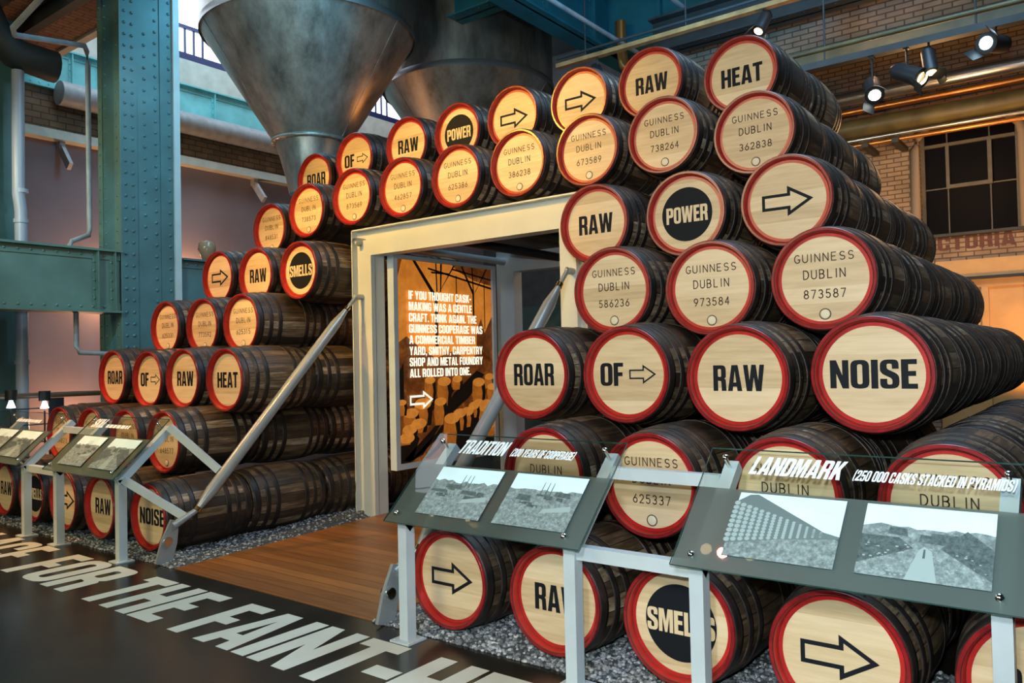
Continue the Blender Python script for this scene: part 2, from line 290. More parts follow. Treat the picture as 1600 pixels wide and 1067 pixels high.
# ------------------------------------------------------------------ mesh builder
class MB:
    def __init__(s): s.v = []; s.f = []; s.m = []; s.mi = 0; s.sm = []; s.smooth = False
    def add(s, vs, fs):
        o = len(s.v); s.v += [tuple(p) for p in vs]
        for f in fs: s.f.append(tuple(o+i for i in f)); s.m.append(s.mi); s.sm.append(s.smooth)
        return s
    def box(s, a, b, Mx=None):
        (x0, y0, z0), (x1, y1, z1) = a, b
        vs = [Vector(p) for p in ((x0,y0,z0),(x1,y0,z0),(x1,y1,z0),(x0,y1,z0),(x0,y0,z1),(x1,y0,z1),(x1,y1,z1),(x0,y1,z1))]
        if Mx: vs = [Mx @ p for p in vs]
        return s.add(vs, [(0,3,2,1),(4,5,6,7),(0,1,5,4),(1,2,6,5),(2,3,7,6),(3,0,4,7)])
    def bar(s, p, q, w, h, upv=(0,0,1)):
        p, q = Vector(p), Vector(q); d = (q-p); n = d.length; d.normalize()
        u = Vector(upv); x = d.cross(u).normalized(); z = x.cross(d)
        Mx = Matrix((( *x,0),(*d,0),(*z,0),(0,0,0,1))).transposed(); Mx = Matrix.Translation(p) @ Mx
        return s.box((-w/2,0,-h/2),(w/2,n,h/2),Mx)
    def tube(s, pts, r, seg=12, cap=True):
        pts = [Vector(p) for p in pts]; rs = r if isinstance(r,(list,tuple)) else [r]*len(pts)
        rings = []; ref = Vector((0,0,1))
        for i,p in enumerate(pts):
            d = (pts[min(i+1,len(pts)-1)]-pts[max(i-1,0)]).normalized()
            if abs(d.dot(ref))>.95: rf = Vector((1,0,0))
            else: rf = ref
            x = d.cross(rf).normalized(); y = x.cross(d)
            rings.append([p+rs[i]*(cos(2*pi*k/seg)*x+sin(2*pi*k/seg)*y) for k in range(seg)])
        vs = [v for g in rings for v in g]; fs = []
        for i in range(len(rings)-1):
            for k in range(seg):
                k2=(k+1)%seg; fs.append((i*seg+k,i*seg+k2,(i+1)*seg+k2,(i+1)*seg+k))
        sm = s.smooth; s.smooth = True; s.add(vs,fs); s.smooth = False
        if cap:
            s.add(rings[0],[tuple(range(seg))[::-1]]); s.add(rings[-1],[tuple(range(seg))])
        s.smooth = sm
        return s
    def lathe(s, prof, seg=64, axis='Y', c=(0,0,0), closed=False):
        vs = []; fs = []
        for r,t in prof:
            for k in range(seg):
                a = 2*pi*k/seg
                if axis=='Y': vs.append((c[0]+r*sin(a),c[1]+t,c[2]+r*cos(a)))
                else: vs.append((c[0]+r*cos(a),c[1]+r*sin(a),c[2]+t))
        n=len(prof)
        for i in range(n if closed else n-1):
            j=(i+1)%n
            for k in range(seg):
                k2=(k+1)%seg; fs.append((i*seg+k,i*seg+k2,j*seg+k2,j*seg+k))
        sm=s.smooth; s.smooth=True; s.add(vs,fs); s.smooth=sm
        return s
    def disc(s, r, y, seg=64, c=(0,0,0)):
        return s.add([(c[0]+r*sin(2*pi*k/seg),c[1]+y,c[2]+r*cos(2*pi*k/seg)) for k in range(seg)],[tuple(range(seg))])
    def poly(s, loops, fn):
        # loops: 2-D outline then holes; fn maps (x, y) to 3-D
        L3=[[Vector((x,y,0)) for x,y in l] for l in loops]; flat=[p for l in L3 for p in l]
        tr=tessellate_polygon(L3)
        return s.add([fn(p.x,p.y) for p in flat],[tuple(t) for t in tr])
    def slab(s, loop, fn0, fn1):
        # thick outline between two mappings
        n=len(loop); a=[fn0(x,y) for x,y in loop]; b=[fn1(x,y) for x,y in loop]
        tr=tessellate_polygon([[Vector((x,y,0)) for x,y in loop]])
        s.add(a,[tuple(t) for t in tr]); s.add(b,[tuple(t)[::-1] for t in tr])
        return s.add(a+b,[(i,(i+1)%n,n+(i+1)%n,n+i) for i in range(n)])
    def dome(s, c, n, r):
        # rivet head
        c=Vector(c); n=Vector(n).normalized(); x=n.orthogonal().normalized(); y=n.cross(x); vs=[]; 
        for rr,hh in ((1,0),(.75,.5)):
            for k in range(6):
                a=pi*k/3; vs.append(c+r*rr*(cos(a)*x+sin(a)*y)+r*hh*n)
        vs.append(c+r*.62*n)
        fs=[(k,(k+1)%6,6+(k+1)%6,6+k) for k in range(6)]+[(6+k,6+(k+1)%6,12) for k in range(6)]
        sm=s.smooth; s.smooth=True; s.add(vs,fs); s.smooth=sm
        return s
    def mesh(s, name, mats):
        me=bpy.data.meshes.new(name); me.from_pydata(s.v,[],s.f)
        for m in (mats if isinstance(mats,(list,tuple)) else [mats]): me.materials.append(m)
        me.polygons.foreach_set('material_index',s.m); me.polygons.foreach_set('use_smooth',s.sm)
        me.update(); return me
    def build(s, name, mats, parent=None, loc=(0,0,0)):
        return link(name, s.mesh(name,mats), parent, loc)
def link(name, me, parent=None, loc=(0,0,0), rot=None):
    o=bpy.data.objects.new(name,me); COL.objects.link(o); o.location=loc
    if rot: o.rotation_euler=rot
    if parent: o.parent=parent
    return o
def tag(o, label, cat, group=None, kind=None):
    o['label']=label; o['category']=cat
    if group: o['group']=group
    if kind: o['kind']=kind
    return o
def empty(name, loc, label, cat, group=None):
    o=bpy.data.objects.new(name,None); COL.objects.link(o); o.location=loc; o.empty_display_size=.2
    return tag(o,label,cat,group)
def struct(o): o['kind']='structure'; return o

# ------------------------------------------------------------------ lettering
def rp(pts, n=4):
    # rounded outline from (x, y[, r])
    P=[(p[0],p[1],p[2] if len(p)>2 else 0) for p in pts]; out=[]
    for i,(x,y,r) in enumerate(P):
        if r<=0: out.append((x,y)); continue
        a=Vector(P[i-1][:2]); b=Vector((x,y)); c=Vector(P[(i+1)%len(P)][:2])
        d1=(a-b); d2=(c-b); rr=min(r,d1.length*.499,d2.length*.499); d1.normalize(); d2.normalize()
        p=b+d1*rr; q=b+d2*rr
        for k in range(n+1):
            t=k/n; z=p*(1-t)**2+b*2*t*(1-t)+q*t*t; out.append((z.x,z.y))
    return out
def bx_(x0,y0,x1,y1,r=.07): return [(x0,y0,r),(x0,y1,r),(x1,y1,r),(x1,y0,r)]
O_=[bx_(0,0,.55,1,.22),bx_(.2,.15,.35,.85)]
G={
'A':(.60,[[(0,0),(.17,1),(.43,1),(.60,0),(.40,0),(.378,.17),(.222,.17),(.20,0)],[(.243,.33),(.357,.33),(.30,.78)]]),
'B':(.55,[[(0,0),(0,1),(.53,1,.17),(.53,.57,.06),(.46,.52),(.55,.47,.06),(.55,0,.19)],bx_(.2,.59,.335,.86,.05),bx_(.2,.14,.345,.44,.05)]),
'C':(.54,[[(0,0,.22),(0,1,.22),(.54,1,.22),(.54,.62),(.345,.62),(.345,.85,.07),(.2,.85,.07),(.2,.15,.07),(.345,.15,.07),(.345,.40),(.54,.40),(.54,0,.22)]]),
'D':(.55,[[(0,0),(0,1),(.55,1,.24),(.55,0,.24)],[(.2,.16),(.2,.84),(.35,.84,.08),(.35,.16,.08)]]),
'E':(.45,[[(0,0),(0,1),(.44,1),(.44,.83),(.2,.83),(.2,.60),(.41,.60),(.41,.43),(.2,.43),(.2,.17),(.45,.17),(.45,0)]]),
'F':(.43,[[(0,0),(0,1),(.43,1),(.43,.83),(.2,.83),(.2,.59),(.40,.59),(.40,.42),(.2,.42),(.2,0)]]),
'G':(.55,[[(0,0,.22),(0,1,.22),(.55,1,.22),(.55,.64),(.355,.64),(.355,.85,.07),(.2,.85,.07),(.2,.15,.07),(.36,.15,.07),(.36,.37),(.29,.37),(.29,.53),(.55,.53),(.55,0,.06)]]),
'H':(.56,[[(0,0),(0,1),(.2,1),(.2,.60),(.36,.60),(.36,1),(.56,1),(.56,0),(.36,0),(.36,.42),(.2,.42),(.2,0)]]),
'I':(.2,[[(0,0),(0,1),(.2,1),(.2,0)]]),
'K':(.58,[[(0,0),(0,1),(.2,1),(.2,.62),(.35,1),(.56,1),(.385,.54),(.58,0),(.37,0),(.26,.36),(.2,.24),(.2,0)]]),
'L':(.42,[[(0,0),(0,1),(.2,1),(.2,.17),(.42,.17),(.42,0)]]),
'M':(.72,[[(0,0),(0,1),(.26,1),(.36,.45),(.46,1),(.72,1),(.72,0),(.54,0),(.54,.68),(.42,0),(.30,0),(.18,.68),(.18,0)]]),
'N':(.56,[[(0,0),(0,1),(.19,1),(.37,.46),(.37,1),(.56,1),(.56,0),(.37,0),(.19,.52),(.19,0)]]),
'O':(.55,O_),
'P':(.53,[[(0,0),(0,1),(.53,1,.19),(.53,.40,.19),(.2,.40),(.2,0)],bx_(.2,.56,.335,.85,.05)]),
'R':(.56,[[(0,0),(0,1),(.54,1,.18),(.54,.53,.08),(.47,.48),(.53,.44,.05),(.555,0),(.355,0),(.335,.38,.05),(.2,.40),(.2,0)],bx_(.2,.55,.34,.85,.05)]),
'S':(.54,[[(0,.34),(.2,.34),(.2,.14,.06),(.345,.14,.06),(.345,.34,.08),(0,.54,.14),(0,1,.22),(.53,1,.22),(.53,.68),(.34,.68),(.34,.86,.06),(.195,.86,.06),(.195,.68,.06),(.54,.48,.14),(.54,0,.22),(0,0,.22)]]),
'T':(.52,[[(0,.82),(0,1),(.52,1),(.52,.82),(.36,.82),(.36,0),(.16,0),(.16,.82)]]),
'U':(.55,[[(0,0,.22),(0,1),(.2,1),(.2,.15,.07),(.35,.15,.07),(.35,1),(.55,1),(.55,0,.22)]]),
'V':(.58,[[(0,1),(.2,1),(.29,.32),(.38,1),(.58,1),(.42,0),(.16,0)]]),
'W':(.86,[[(0,1),(.19,1),(.255,.42),(.34,1),(.52,1),(.605,.42),(.67,1),(.86,1),(.73,0),(.51,0),(.43,.52),(.35,0),(.13,0)]]),
'Y':(.58,[[(0,1),(.21,1),(.29,.62),(.37,1),(.58,1),(.39,.38),(.39,0),(.19,0),(.19,.38)]]),
'0':(.55,O_),
'2':(.54,[[(0,0),(0,.16),(.33,.58,.05),(.33,.86,.05),(.2,.86,.05),(.2,.66),(0,.66),(0,1,.2),(.53,1,.2),(.53,.52,.1),(.27,.17),(.54,.17),(.54,0)]]),
'5':(.54,[[(0,.30),(.2,.30),(.2,.14,.05),(.345,.14,.05),(.345,.46,.05),(.2,.46,.04),(.2,.42),(.01,.42),(.03,1),(.51,1),(.51,.83),(.2,.83),(.2,.60),(.54,.62,.16),(.54,0,.2),(0,0,.2)]]),
'(':(.26,[[(.26,1.05),(.10,1.05,.02),(0,.8,.1),(0,.2,.1),(.10,-.05,.02),(.26,-.05),(.16,.2,.1),(.16,.8,.1)]]),
')':(.26,[[(0,1.05),(.16,1.05,.02),(.26,.8,.1),(.26,.2,.1),(.16,-.05,.02),(0,-.05),(.10,.2,.1),(.10,.8,.1)]]),
'.':(.19,[[(0,0),(0,.18),(.19,.18),(.19,0)]]),
',':(.19,[[(0,0),(0,.18),(.19,.18),(.19,0),(.08,-.14),(0,-.14),(.07,0)]]),
'-':(.30,[[(0,.36),(0,.55),(.30,.55),(.30,.36)]]),
"'":(.16,[[(0,.72),(0,1),(.16,1),(.16,.72)]]),
' ':(.18,[]),
}
def text_loops(txt, gap=.055):
    x=0; out=[]
    for ch in txt:
        w,ls=G[ch]
        if ls: out.append([[(px+x,py) for px,py in rp(l)] for l in ls])
        x+=w+gap
    return out, x-gap
def put_text(mb, txt, fn, h, cx=None, x0=None, width=None, slant=0, gap=.055):
    gl,w=text_loops(txt,gap); sx=h if width is None else width/w
    ox=(cx-w*sx/2) if cx is not None else x0
    for g in gl:
        mb.poly([[(ox+px*sx+py*slant*h, py*h) for px,py in l] for l in g], fn)
    return w*sx
def arc(cx,cy,rx,ry,a0,a1,n=8): return [(cx+rx*cos(radians(a0+(a1-a0)*k/n)),cy+ry*sin(radians(a0+(a1-a0)*k/n))) for k in range(n+1)]
TH={
'G':[arc(.32,.5,.32,.5,50,320,12)+[(.6,.42),(.38,.42)]],'U':[[(0,1),(0,.3)]+arc(.28,.3,.28,.3,180,360)+[(.56,1)]],
'I':[[(.05,0),(.05,1)]],'N':[[(0,0),(0,1),(.56,0),(.56,1)]],'E':[[(.48,1),(0,1),(0,0),(.5,0)],[(0,.52),(.4,.52)]],
'S':[arc(.26,.74,.25,.26,30,270,8)+arc(.26,.25,.26,.25,90,-150,8)],'D':[[(0,0),(0,1),(.2,1)]+arc(.2,.5,.38,.5,90,-90,10)+[(0,0)]],
'B':[[(0,0),(0,1),(.25,1)]+arc(.25,.76,.23,.24,90,-90,8)+[(0,.52)],[(.25,.52)]+arc(.25,.26,.27,.26,90,-90,8)+[(0,0)]],'L':[[(0,1),(0,0),(.46,0)]],
'0':[arc(.28,.5,.27,.5,0,360,16)],'1':[[(.1,.8),(.25,1),(.25,0)]],'2':[arc(.27,.72,.26,.28,170,-40,8)+[(0,0),(.54,0)]],
'3':[arc(.25,.75,.24,.25,150,-90,8),arc(.25,.26,.27,.26,90,-150,8)],'4':[[(.4,0),(.4,1),(0,.3),(.56,.3)]],
'5':[[(.5,1),(.08,1),(.04,.56)]+arc(.25,.31,.27,.31,110,-150,10)],'6':[[(.42,1),(.1,.5)]+arc(.28,.29,.27,.29,150,-210,14)],
'7':[[(0,1),(.54,1),(.18,0)]],'8':[arc(.27,.75,.22,.25,0,360,12),arc(.27,.26,.27,.26,0,360,14)],'9':[arc(.27,.71,.27,.29,-30,330,14)+[(.50,.5),(.16,0)]],
}
def put_thin(mb, txt, fn, h, cx, width, base, th=.10):
    adv=.56+.36; xs=[]; x=0
    for ch in txt:
        xs.append(x); x+=(.1 if ch=='I' else .56)+.36
    w=x-.36; sx=width/w; t=th*h/2
    for ch,xo in zip(txt,xs):
        for line in TH[ch]:
            P=[Vector((cx-width/2+(px+xo)*sx, base+py*h)) for px,py in line]
            for a,b in zip(P,P[1:]):
                d=(b-a)
                if d.length<1e-6: continue
                d.normalize(); n=Vector((-d.y,d.x))*t; e=d*t*.6
                q=[a-e+n,a-e-n,b+e-n,b+e+n]
                mb.add([fn(p.x,p.y) for p in q],[(0,1,2,3)])
def arrow_loops(w,h,shaft,head,stroke):
    # outlined arrow, its centre at (0, 0)
    o=[(-w/2,-shaft/2),(-w/2,shaft/2),(head,shaft/2),(head,h/2),(w/2,0),(head,-h/2),(head,-shaft/2)]
    k=stroke; m=(h/2)/(w/2-head); q=k*sqrt(1+m*m)
    xi=w/2-q/m
    i=[(-w/2+k,-shaft/2+k),(-w/2+k,shaft/2-k),(head+k,shaft/2-k),(head+k,m*(xi-head-k)),(xi,0),(head+k,-m*(xi-head-k)),(head+k,-shaft/2+k)]
    return [o,i]

# ------------------------------------------------------------------ setting: floor, boards, gravel
struct(MB().box((-16,-9,-.2),(9.5,17,0)).build('floor',M_FLOOR))
ft=MB()
fl=lambda x,y:(x,-.85+y,.0015)
def fword(txt,x0,x1): put_text(ft,txt,lambda x,y:(x,-.85+y,.0015),.615,x0=x0,width=x1-x0,gap=.05)
fword('NO',-5.75,-5.02); fword('PLACE',-4.40,-2.71); fword('FOR',-2.38,-1.26); fword('THE',-1.06,-.04); fword('FAINT',.18,1.70)
fword('-',1.71,1.905); fword('HEARTED',1.925,4.35)
o=ft.build('floor_lettering',M_FLTEXT); o.parent=bpy.data.objects['floor']
# ramped boards leading into the passage
bd=MB()
prof=[(-.03,.004),(2.1,.06),(6.2,.06)]
vs=[]; 
for y,z in prof: vs+=[(-1.17,y,z),(1.15,y,z),(-1.17,y,0),(1.15,y,0)]
fs=[]
for i in range(2):
    a=i*4; fs+=[(a,a+1,a+5,a+4),(a,a+4,a+6,a+2),(a+1,a+3,a+7,a+5)]
fs.append((0,2,3,1)); bd.add(vs,fs)
struct(bd.build('floor',M_BOARD))

def gravel(name,label,x0,x1,y0,y1,n,hf):
    mb=MB(); t=(1+sqrt(5))/2
    base=[Vector(p).normalized() for p in ((-1,t,0),(1,t,0),(-1,-t,0),(1,-t,0),(0,-1,t),(0,1,t),(0,-1,-t),(0,1,-t),(t,0,-1),(t,0,1),(-t,0,-1),(-t,0,1))]
    F=[(0,11,5),(0,5,1),(0,1,7),(0,7,10),(0,10,11),(1,5,9),(5,11,4),(11,10,2),(10,7,6),(7,1,8),(3,9,4),(3,4,2),(3,2,6),(3,6,8),(3,8,9),(4,9,5),(2,4,11),(6,2,10),(8,6,7),(9,8,1)]
    # bed
    nx,ny=int((x1-x0)/.12)+1,int((y1-y0)/.06)+1
    vs=[(x0+(x1-x0)*i/nx,y0+(y1-y0)*j/ny,hf(x0+(x1-x0)*i/nx,y0+(y1-y0)*j/ny)) for j in range(ny+1) for i in range(nx+1)]
    mb.mi=1; mb.add(vs,[(j*(nx+1)+i,j*(nx+1)+i+1,(j+1)*(nx+1)+i+1,(j+1)*(nx+1)+i) for j in range(ny) for i in range(nx)])
    mb.mi=0
    rnd=random.Random(name+label)
    for k in range(n):
        # chips lie thicker toward the viewer's edge
        x=rnd.uniform(x0,x1); y=y0+(y1-y0)*rnd.random()**1.25
        r=rnd.uniform(.006,.0135); s=(rnd.uniform(.7,1.4),rnd.uniform(.7,1.4),rnd.uniform(.6,1)); a=rnd.uniform(0,6.3)
        c,si=cos(a),sin(a); z=hf(x,y)+r*.35
        mb.add([(x+r*(p.x*s[0]*c-p.y*s[1]*si),y+r*(p.x*s[0]*si+p.y*s[1]*c),z+r*p.z*s[2]) for p in base],F)
    o=mb.build(name,[M_GRAVEL,M_GRBED]); tag(o,label,'gravel',kind='stuff'); return o
def edge(x,x0,x1,y,y0,w=.12,h=.022): 
    return .002+h*max(0,min(1,(x-x0)/w))*max(0,min(1,(x1-x)/w))*max(0,min(1,(y-y0)/w))
gravel('gravel','loose grey gravel under the casks of the right stack',1.16,5.4,-.04,.95,10500,lambda x,y:edge(x,1.16,9,y,-.04))
gravel('gravel','loose grey gravel under the casks of the left stack',-5.6,-1.18,-.04,2.3,10500,lambda x,y:edge(x,-9,-1.18,y,-.04)+.06*max(0,min(1,(y-.9)/1.2))*max(0,min(1,(-1.18-x)/.25)))

# ------------------------------------------------------------------ casks
S=.72; V_=.793; T_=.591; Z0=.358
LB=.85; RF=.297; RB=.330; RC=.249
def rad(s): return RF-.002+(RB-RF+.002)*(1-(2*s-1)**2)
mb=MB(); mb.lathe([(rad(i/16),-LB/2+LB*i/16) for i in range(17)]+[(RF-.016,LB/2),(RF-.03,LB/2-.034)],72)
mb.lathe([(rad(0),-LB/2),(RF-.016,-LB/2),(RF-.03,-LB/2+.048)],72)
mb.disc(RF-.028,-LB/2+.048,48); mb.disc(RF-.028,LB/2-.034,48)
ME_BODY=mb.mesh('cask_body',M_STAVE)
ME_HOOP=[]
for a,b in ((.014,.088),(.155,.205),(.275,.33),(.67,.725),(.795,.845),(.912,.986)):
    mb=MB(); n=4; e=.0055
    outer=[(rad(a+(b-a)*i/n)+e,-LB/2+LB*(a+(b-a)*i/n)) for i in range(n+1)]
    mb.lathe([(rad(a),-LB/2+LB*a)]+outer+[(rad(b),-LB/2+LB*b)],72)
    # rivet pair at the lap
    for k in (-1,1):
        s=(a+b)/2; rr=rad(s)+e; t=k*.05; mb.dome((rr*sin(t),-LB/2+LB*s,rr*cos(t)),(sin(t),0,cos(t)),.007)
    me=mb.mesh('cask_hoop',M_HOOP); 
    for p in me.polygons: p.use_smooth=True
    ME_HOOP.append(me)
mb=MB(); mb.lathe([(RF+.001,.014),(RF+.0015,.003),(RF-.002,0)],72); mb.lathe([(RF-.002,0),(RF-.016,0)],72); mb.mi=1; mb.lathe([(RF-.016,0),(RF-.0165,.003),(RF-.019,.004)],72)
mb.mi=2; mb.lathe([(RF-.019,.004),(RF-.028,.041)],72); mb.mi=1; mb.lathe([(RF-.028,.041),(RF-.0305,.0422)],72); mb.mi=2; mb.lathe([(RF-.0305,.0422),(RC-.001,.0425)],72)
ME_RIM=mb.mesh('cask_rim',[M_REDD,M_CROZESH,M_RED])
mb=MB(); mb.disc(RC,.0435,72); ME_HEAD=mb.mesh('cask_head',M_HEAD)
FR=lambda d:(lambda x,z:(x,.0435-d,z))
def lettering(kind):
    mb=MB(); fn=FR(.0008)
    if kind=='ARROW': mb.poly(arrow_loops(.335,.20,.105,.0,.020),fn); return mb.mesh('lettering',M_BLACK),None
    if kind=='OFARROW':
        put_text(mb,'OF',lambda x,z:(x,.0427,z-.072),.145,x0=-.195,width=.165)
        d=MB(); d.poly([[(x+.105,z) for x,z in l] for l in arrow_loops(.185,.12,.06,.0,.010)],fn); return mb.mesh('lettering',M_BLACK),d.mesh('painted_arrow',M_BLACK)
    if kind in('POWER','SMELLS'):
        d=MB(); d.poly([[(.191*sin(2*pi*k/64),.191*cos(2*pi*k/64)) for k in range(64)]],fn)
        w=.315 if kind=='POWER' else .365
        put_text(mb,kind,lambda x,z:(x,.0420,z-.058),.116,cx=0,width=w,gap=.05)
        return mb.mesh('lettering',M_CREAMP),d.mesh('roundel',M_BLACK)
    w={'RAW':.30,'HEAT':.335,'ROAR':.335,'NOISE':.42}[kind]; h=.148
    put_text(mb,kind,lambda x,z:(x,.0427,z-h/2),h,cx=0,width=w); return mb.mesh('lettering',M_BLACK),None
LET={}
ME_BUNG=None
mb=MB(); mb.lathe([(.028,.0428),(.028,.0405),(.021,.0385),(.0,.0385)],24); mb.mi=1; mb.lathe([(.034,.0429),(.028,.0415)],24); ME_BUNG=mb.mesh('bung',[M_BUNG,M_STENCIL])

def pos(row,i): return ((i+.5*(row-1)-6.5)*S,(row-1)*T_*S,(row-1)*V_*S+Z0)
FACE={
(1,0):'RAW',(1,1):'SMELLS',(1,2):'ARROW',(1,3):'RAW',(1,4):'NOISE',(1,9):'ARROW',(1,10):'RAW',(1,11):'SMELLS',(1,12):'ARROW',(1,13):'RAW',
(2,0):'648573',(2,1):'735862',(2,2):'586237',(2,3):'648577',(2,9):'738625',(2,10):'625337',(2,11):'973625',(2,12):'862735',
(3,0):'ROAR',(3,1):'OFARROW',(3,2):'RAW',(3,3):'HEAT',(3,8):'ROAR',(3,9):'OFARROW',(3,10):'RAW',(3,11):'NOISE',
(4,0):'625331',(4,1):'773592',(4,2):'625315',(4,8):'586236',(4,9):'973584',(4,10):'873587',
(5,0):'ARROW',(5,1):'RAW',(5,2):'SMELLS',(5,7):'RAW',(5,8):'POWER',(5,9):'ARROW',
(6,0):'848531',(6,1):'738573',(6,2):'873569',(6,3):'462857',(6,4):'625386',(6,5):'386238',(6,6):'673589',(6,7):'738264',(6,8):'362838',
(7,0):'ROAR',(7,1):'OFARROW',(7,2):'RAW',(7,3):'POWER',(7,4):'ARROW',(7,5):'ARROW',(7,6):'RAW',(7,7):'HEAT'}
# measured departures from the regular stack (in cask spacings): dx, dz
OFF={(1,3):(.02,.01),(1,4):(.06,-.03),(1,9):(-.05,-.02),(1,10):(-.01,-.02),(1,11):(-.02,-.015),(1,12):(-.01,-.03),(2,10):(-.02,-.01),
(3,0):(-.05,.035),(3,2):(-.05,.01),(3,3):(-.025,-.01),(3,8):(-.03,.03),(3,9):(-.03,.025),(3,10):(-.04,-.01),(3,11):(-.05,.014),
(4,0):(-.05,.0),(4,1):(-.01,-.02),(4,2):(-.03,-.015),(4,8):(.013,.02),(4,9):(.0,-.025),(4,10):(-.03,-.02),
(5,0):(-.02,.0),(5,1):(-.01,-.05),(5,2):(.017,-.06),(5,7):(-.028,.01),(5,8):(.016,-.02),(5,9):(0,-.026),
(6,0):(.028,-.02),(6,1):(-.032,.16),(6,2):(.013,.225),(6,3):(.018,.213),(6,4):(.03,.208),(6,5):(.04,.212),(6,6):(.045,.195),(6,7):(.006,.185),(6,8):(.006,.02),
(7,0):(-.067,.04),(7,1):(-.09,.20),(7,2):(.055,.215),(7,3):(.055,.207),(7,4):(.032,.224),(7,5):(.08,.223),(7,6):(.069,.219),(7,7):(.16,.06)}
SIDE={1:(5,'bottom row'),2:(4,'second row up'),3:(4,'third row up'),4:(3,'fourth row up'),5:(3,'fifth row up')}
ORD=['leftmost','second from left','third from left','fourth from left','fifth from left','sixth from left','seventh from left','eighth from left','ninth from left']
def where(row,i):
    if row==6: return ORD[i]+' in the row over the doorway' if i<8 else 'rightmost in the row over the doorway'
    if row==7: return ORD[i]+' in the topmost row' if i<7 else 'rightmost in the topmost row'
    n,rn=SIDE[row]; left=i<6; j=i if left else i-(14-row+1-n)
    side='left' if left else 'right'
    w='leftmost' if j==0 else 'rightmost' if j==n-1 else ORD[j]
    return '%s in %s of %s stack'%(w,rn,side)
def lab(row,i):
    k=FACE[(row,i)]
    if k.isdigit(): d='cask numbered '+k if not (row==2 and i!=10 and i!=3) else 'cask with branded wording'
    elif k=='ARROW': d='cask with arrow'
    elif k=='OFARROW': d='cask marked OF and arrow'
    elif k in('POWER','SMELLS'): d='cask with black roundel '+k
    else: d='cask marked '+k
    return d+', '+where(row,i)
GB='red-rimmed casks on the face of the pyramid'; GD='plain dark casks lying behind the painted ones'
def cask(row,i,k):
    x,y,z=pos(row,i); dx,dz=OFF.get((row,i),(0,0)); x+=dx*S; z+=dz*S; y+=k*.868+(.06 if (row,i)==(1,4) else 0)
    if k==0: lb=lab(row,i); g=GB
    else:
        f=FACE[(row,i)]; f={'OFARROW':'OF','ARROW':'arrow'}.get(f,f)
        lb='plain dark cask, %s behind the %s'%(['','first','second','third','fourth','fifth'][k],where(row,i))
        g=GD
        x+=random.uniform(-.012,.012)
    sc=.96 if row<=2 else 1.0
    t=empty('barrel',(x,y+LB/2,z-(RB+.0055)*sc),lb,'barrel',g); t.scale=(sc,1,sc)
    c=(0,0,RB+.0055); ra=random.uniform(0,6.28)
    link('body',ME_BODY,t,c,(0,ra,0))
    for me in ME_HOOP: link('hoop',me,t,c,(0,random.uniform(0,6.28),0))
    if k==0:
        cf=(0,-LB/2-.002,RB+.0055)
        link('rim',ME_RIM,t,cf); h=link('head',ME_HEAD,t,cf); f=FACE[(row,i)]
        if f.isdigit():
            fn=FR(.0008)
            for w,hh,ww,zz in (('GUINNESS',.046,.335,.105),('DUBLIN',.050,.235,.005),(f,.048,.235,-.110)):
                mb=MB(); put_thin(mb,w,fn,hh,0,ww,zz,th=.13); mb.build('lettering',M_STENCIL,h)
            link('bung',ME_BUNG,h,(0,0,-.205))
        else:
            if f not in LET: LET[f]=lettering(f)
            me,d=LET[f]
            if d: link('painted_arrow' if f=='OFARROW' else 'roundel',d,h)
            link('painted_arrow' if f=='ARROW' else 'lettering',me,h)
    return t
DEPTH={}
for key in FACE: DEPTH[key]=1
for row,i,n in ((1,13,2),(2,12,4),(3,11,6),(4,10,5),(5,9,4),(6,8,3),(7,7,2)): DEPTH[(row,i)]=n
for row,i in ((1,4),(2,3),(3,3),(4,2),(5,2)): DEPTH[(row,i)]=4 if row<3 else 3
for row,i in ((1,9),(1,10),(1,11),(1,12),(2,9),(2,10),(2,11),(3,8),(3,9),(3,10)): DEPTH[(row,i)]=3
for row,i in ((4,8),(4,9),(5,7),(5,8),(6,7),(7,6)): DEPTH[(row,i)]=2
DEPTH[(1,13)]=3
for (row,i),n in sorted(DEPTH.items()):
    for k in range(n): cask(row,i,k)

# ------------------------------------------------------------------ doorway frame
XO,XI=1.445,1.17
fr=empty('doorway_frame',(0,2.15,0),'cream steel portal frame of the passage between the two cask stacks','doorway frame')
P=(0,-2.15,0)
for sgn in (-1,1):
    mb=MB(); a,b=sorted((sgn*XI,sgn*(XO-.012))); mb.box((a,2.205,.0),(b,2.335,2.74)); lo,hi=sorted((sgn*(XO-.012),sgn*XO)); mb.box((lo,2.13,0),(hi,2.335,3.02))
    q=[(sgn*XI,0),(sgn*XI,2.735),(sgn*(XI+.165),2.90),(sgn*(XI+.165),0)]; mb.slab(q,lambda x,z:(x,2.150,z),lambda x,z:(x,2.21,z))
    o=mb.build('post',M_FRAME,fr,P)
mb=MB(); mb.box((-XO+.012,2.205,2.74),(XO-.012,2.335,3.005)); mb.box((-XO+.0,2.13,3.005),(XO,2.335,3.02)); mb.slab([(-XI,2.735),(XI,2.735),(XI+.165,2.90),(-XI-.165,2.90)],lambda x,z:(x,2.148,z),lambda x,z:(x,2.21,z))
mb.build('lintel',M_FRAME,fr,P)
for sgn in (-1,1):
    mb=MB(); mb.tube([(sgn*1.325,2.07,2.885),(sgn*1.325,4.62,2.885)],.042,18,cap=False); mb.lathe([(.034,-.0),(.034,.02),(0,.022)],18,'Y',(sgn*1.325,2.075,2.885)); mb.lathe([(.042,-.005),(.034,-.005)],18,'Y',(sgn*1.325,2.075,2.885))
    mb.build('tie_tube',M_TUBE,fr,P)
for x in (-.45,.45):
    MB().tube([(x,2.34,2.86),(x,4.55,2.86)],.05,16).build('roof_tube',M_DARK,fr,P)
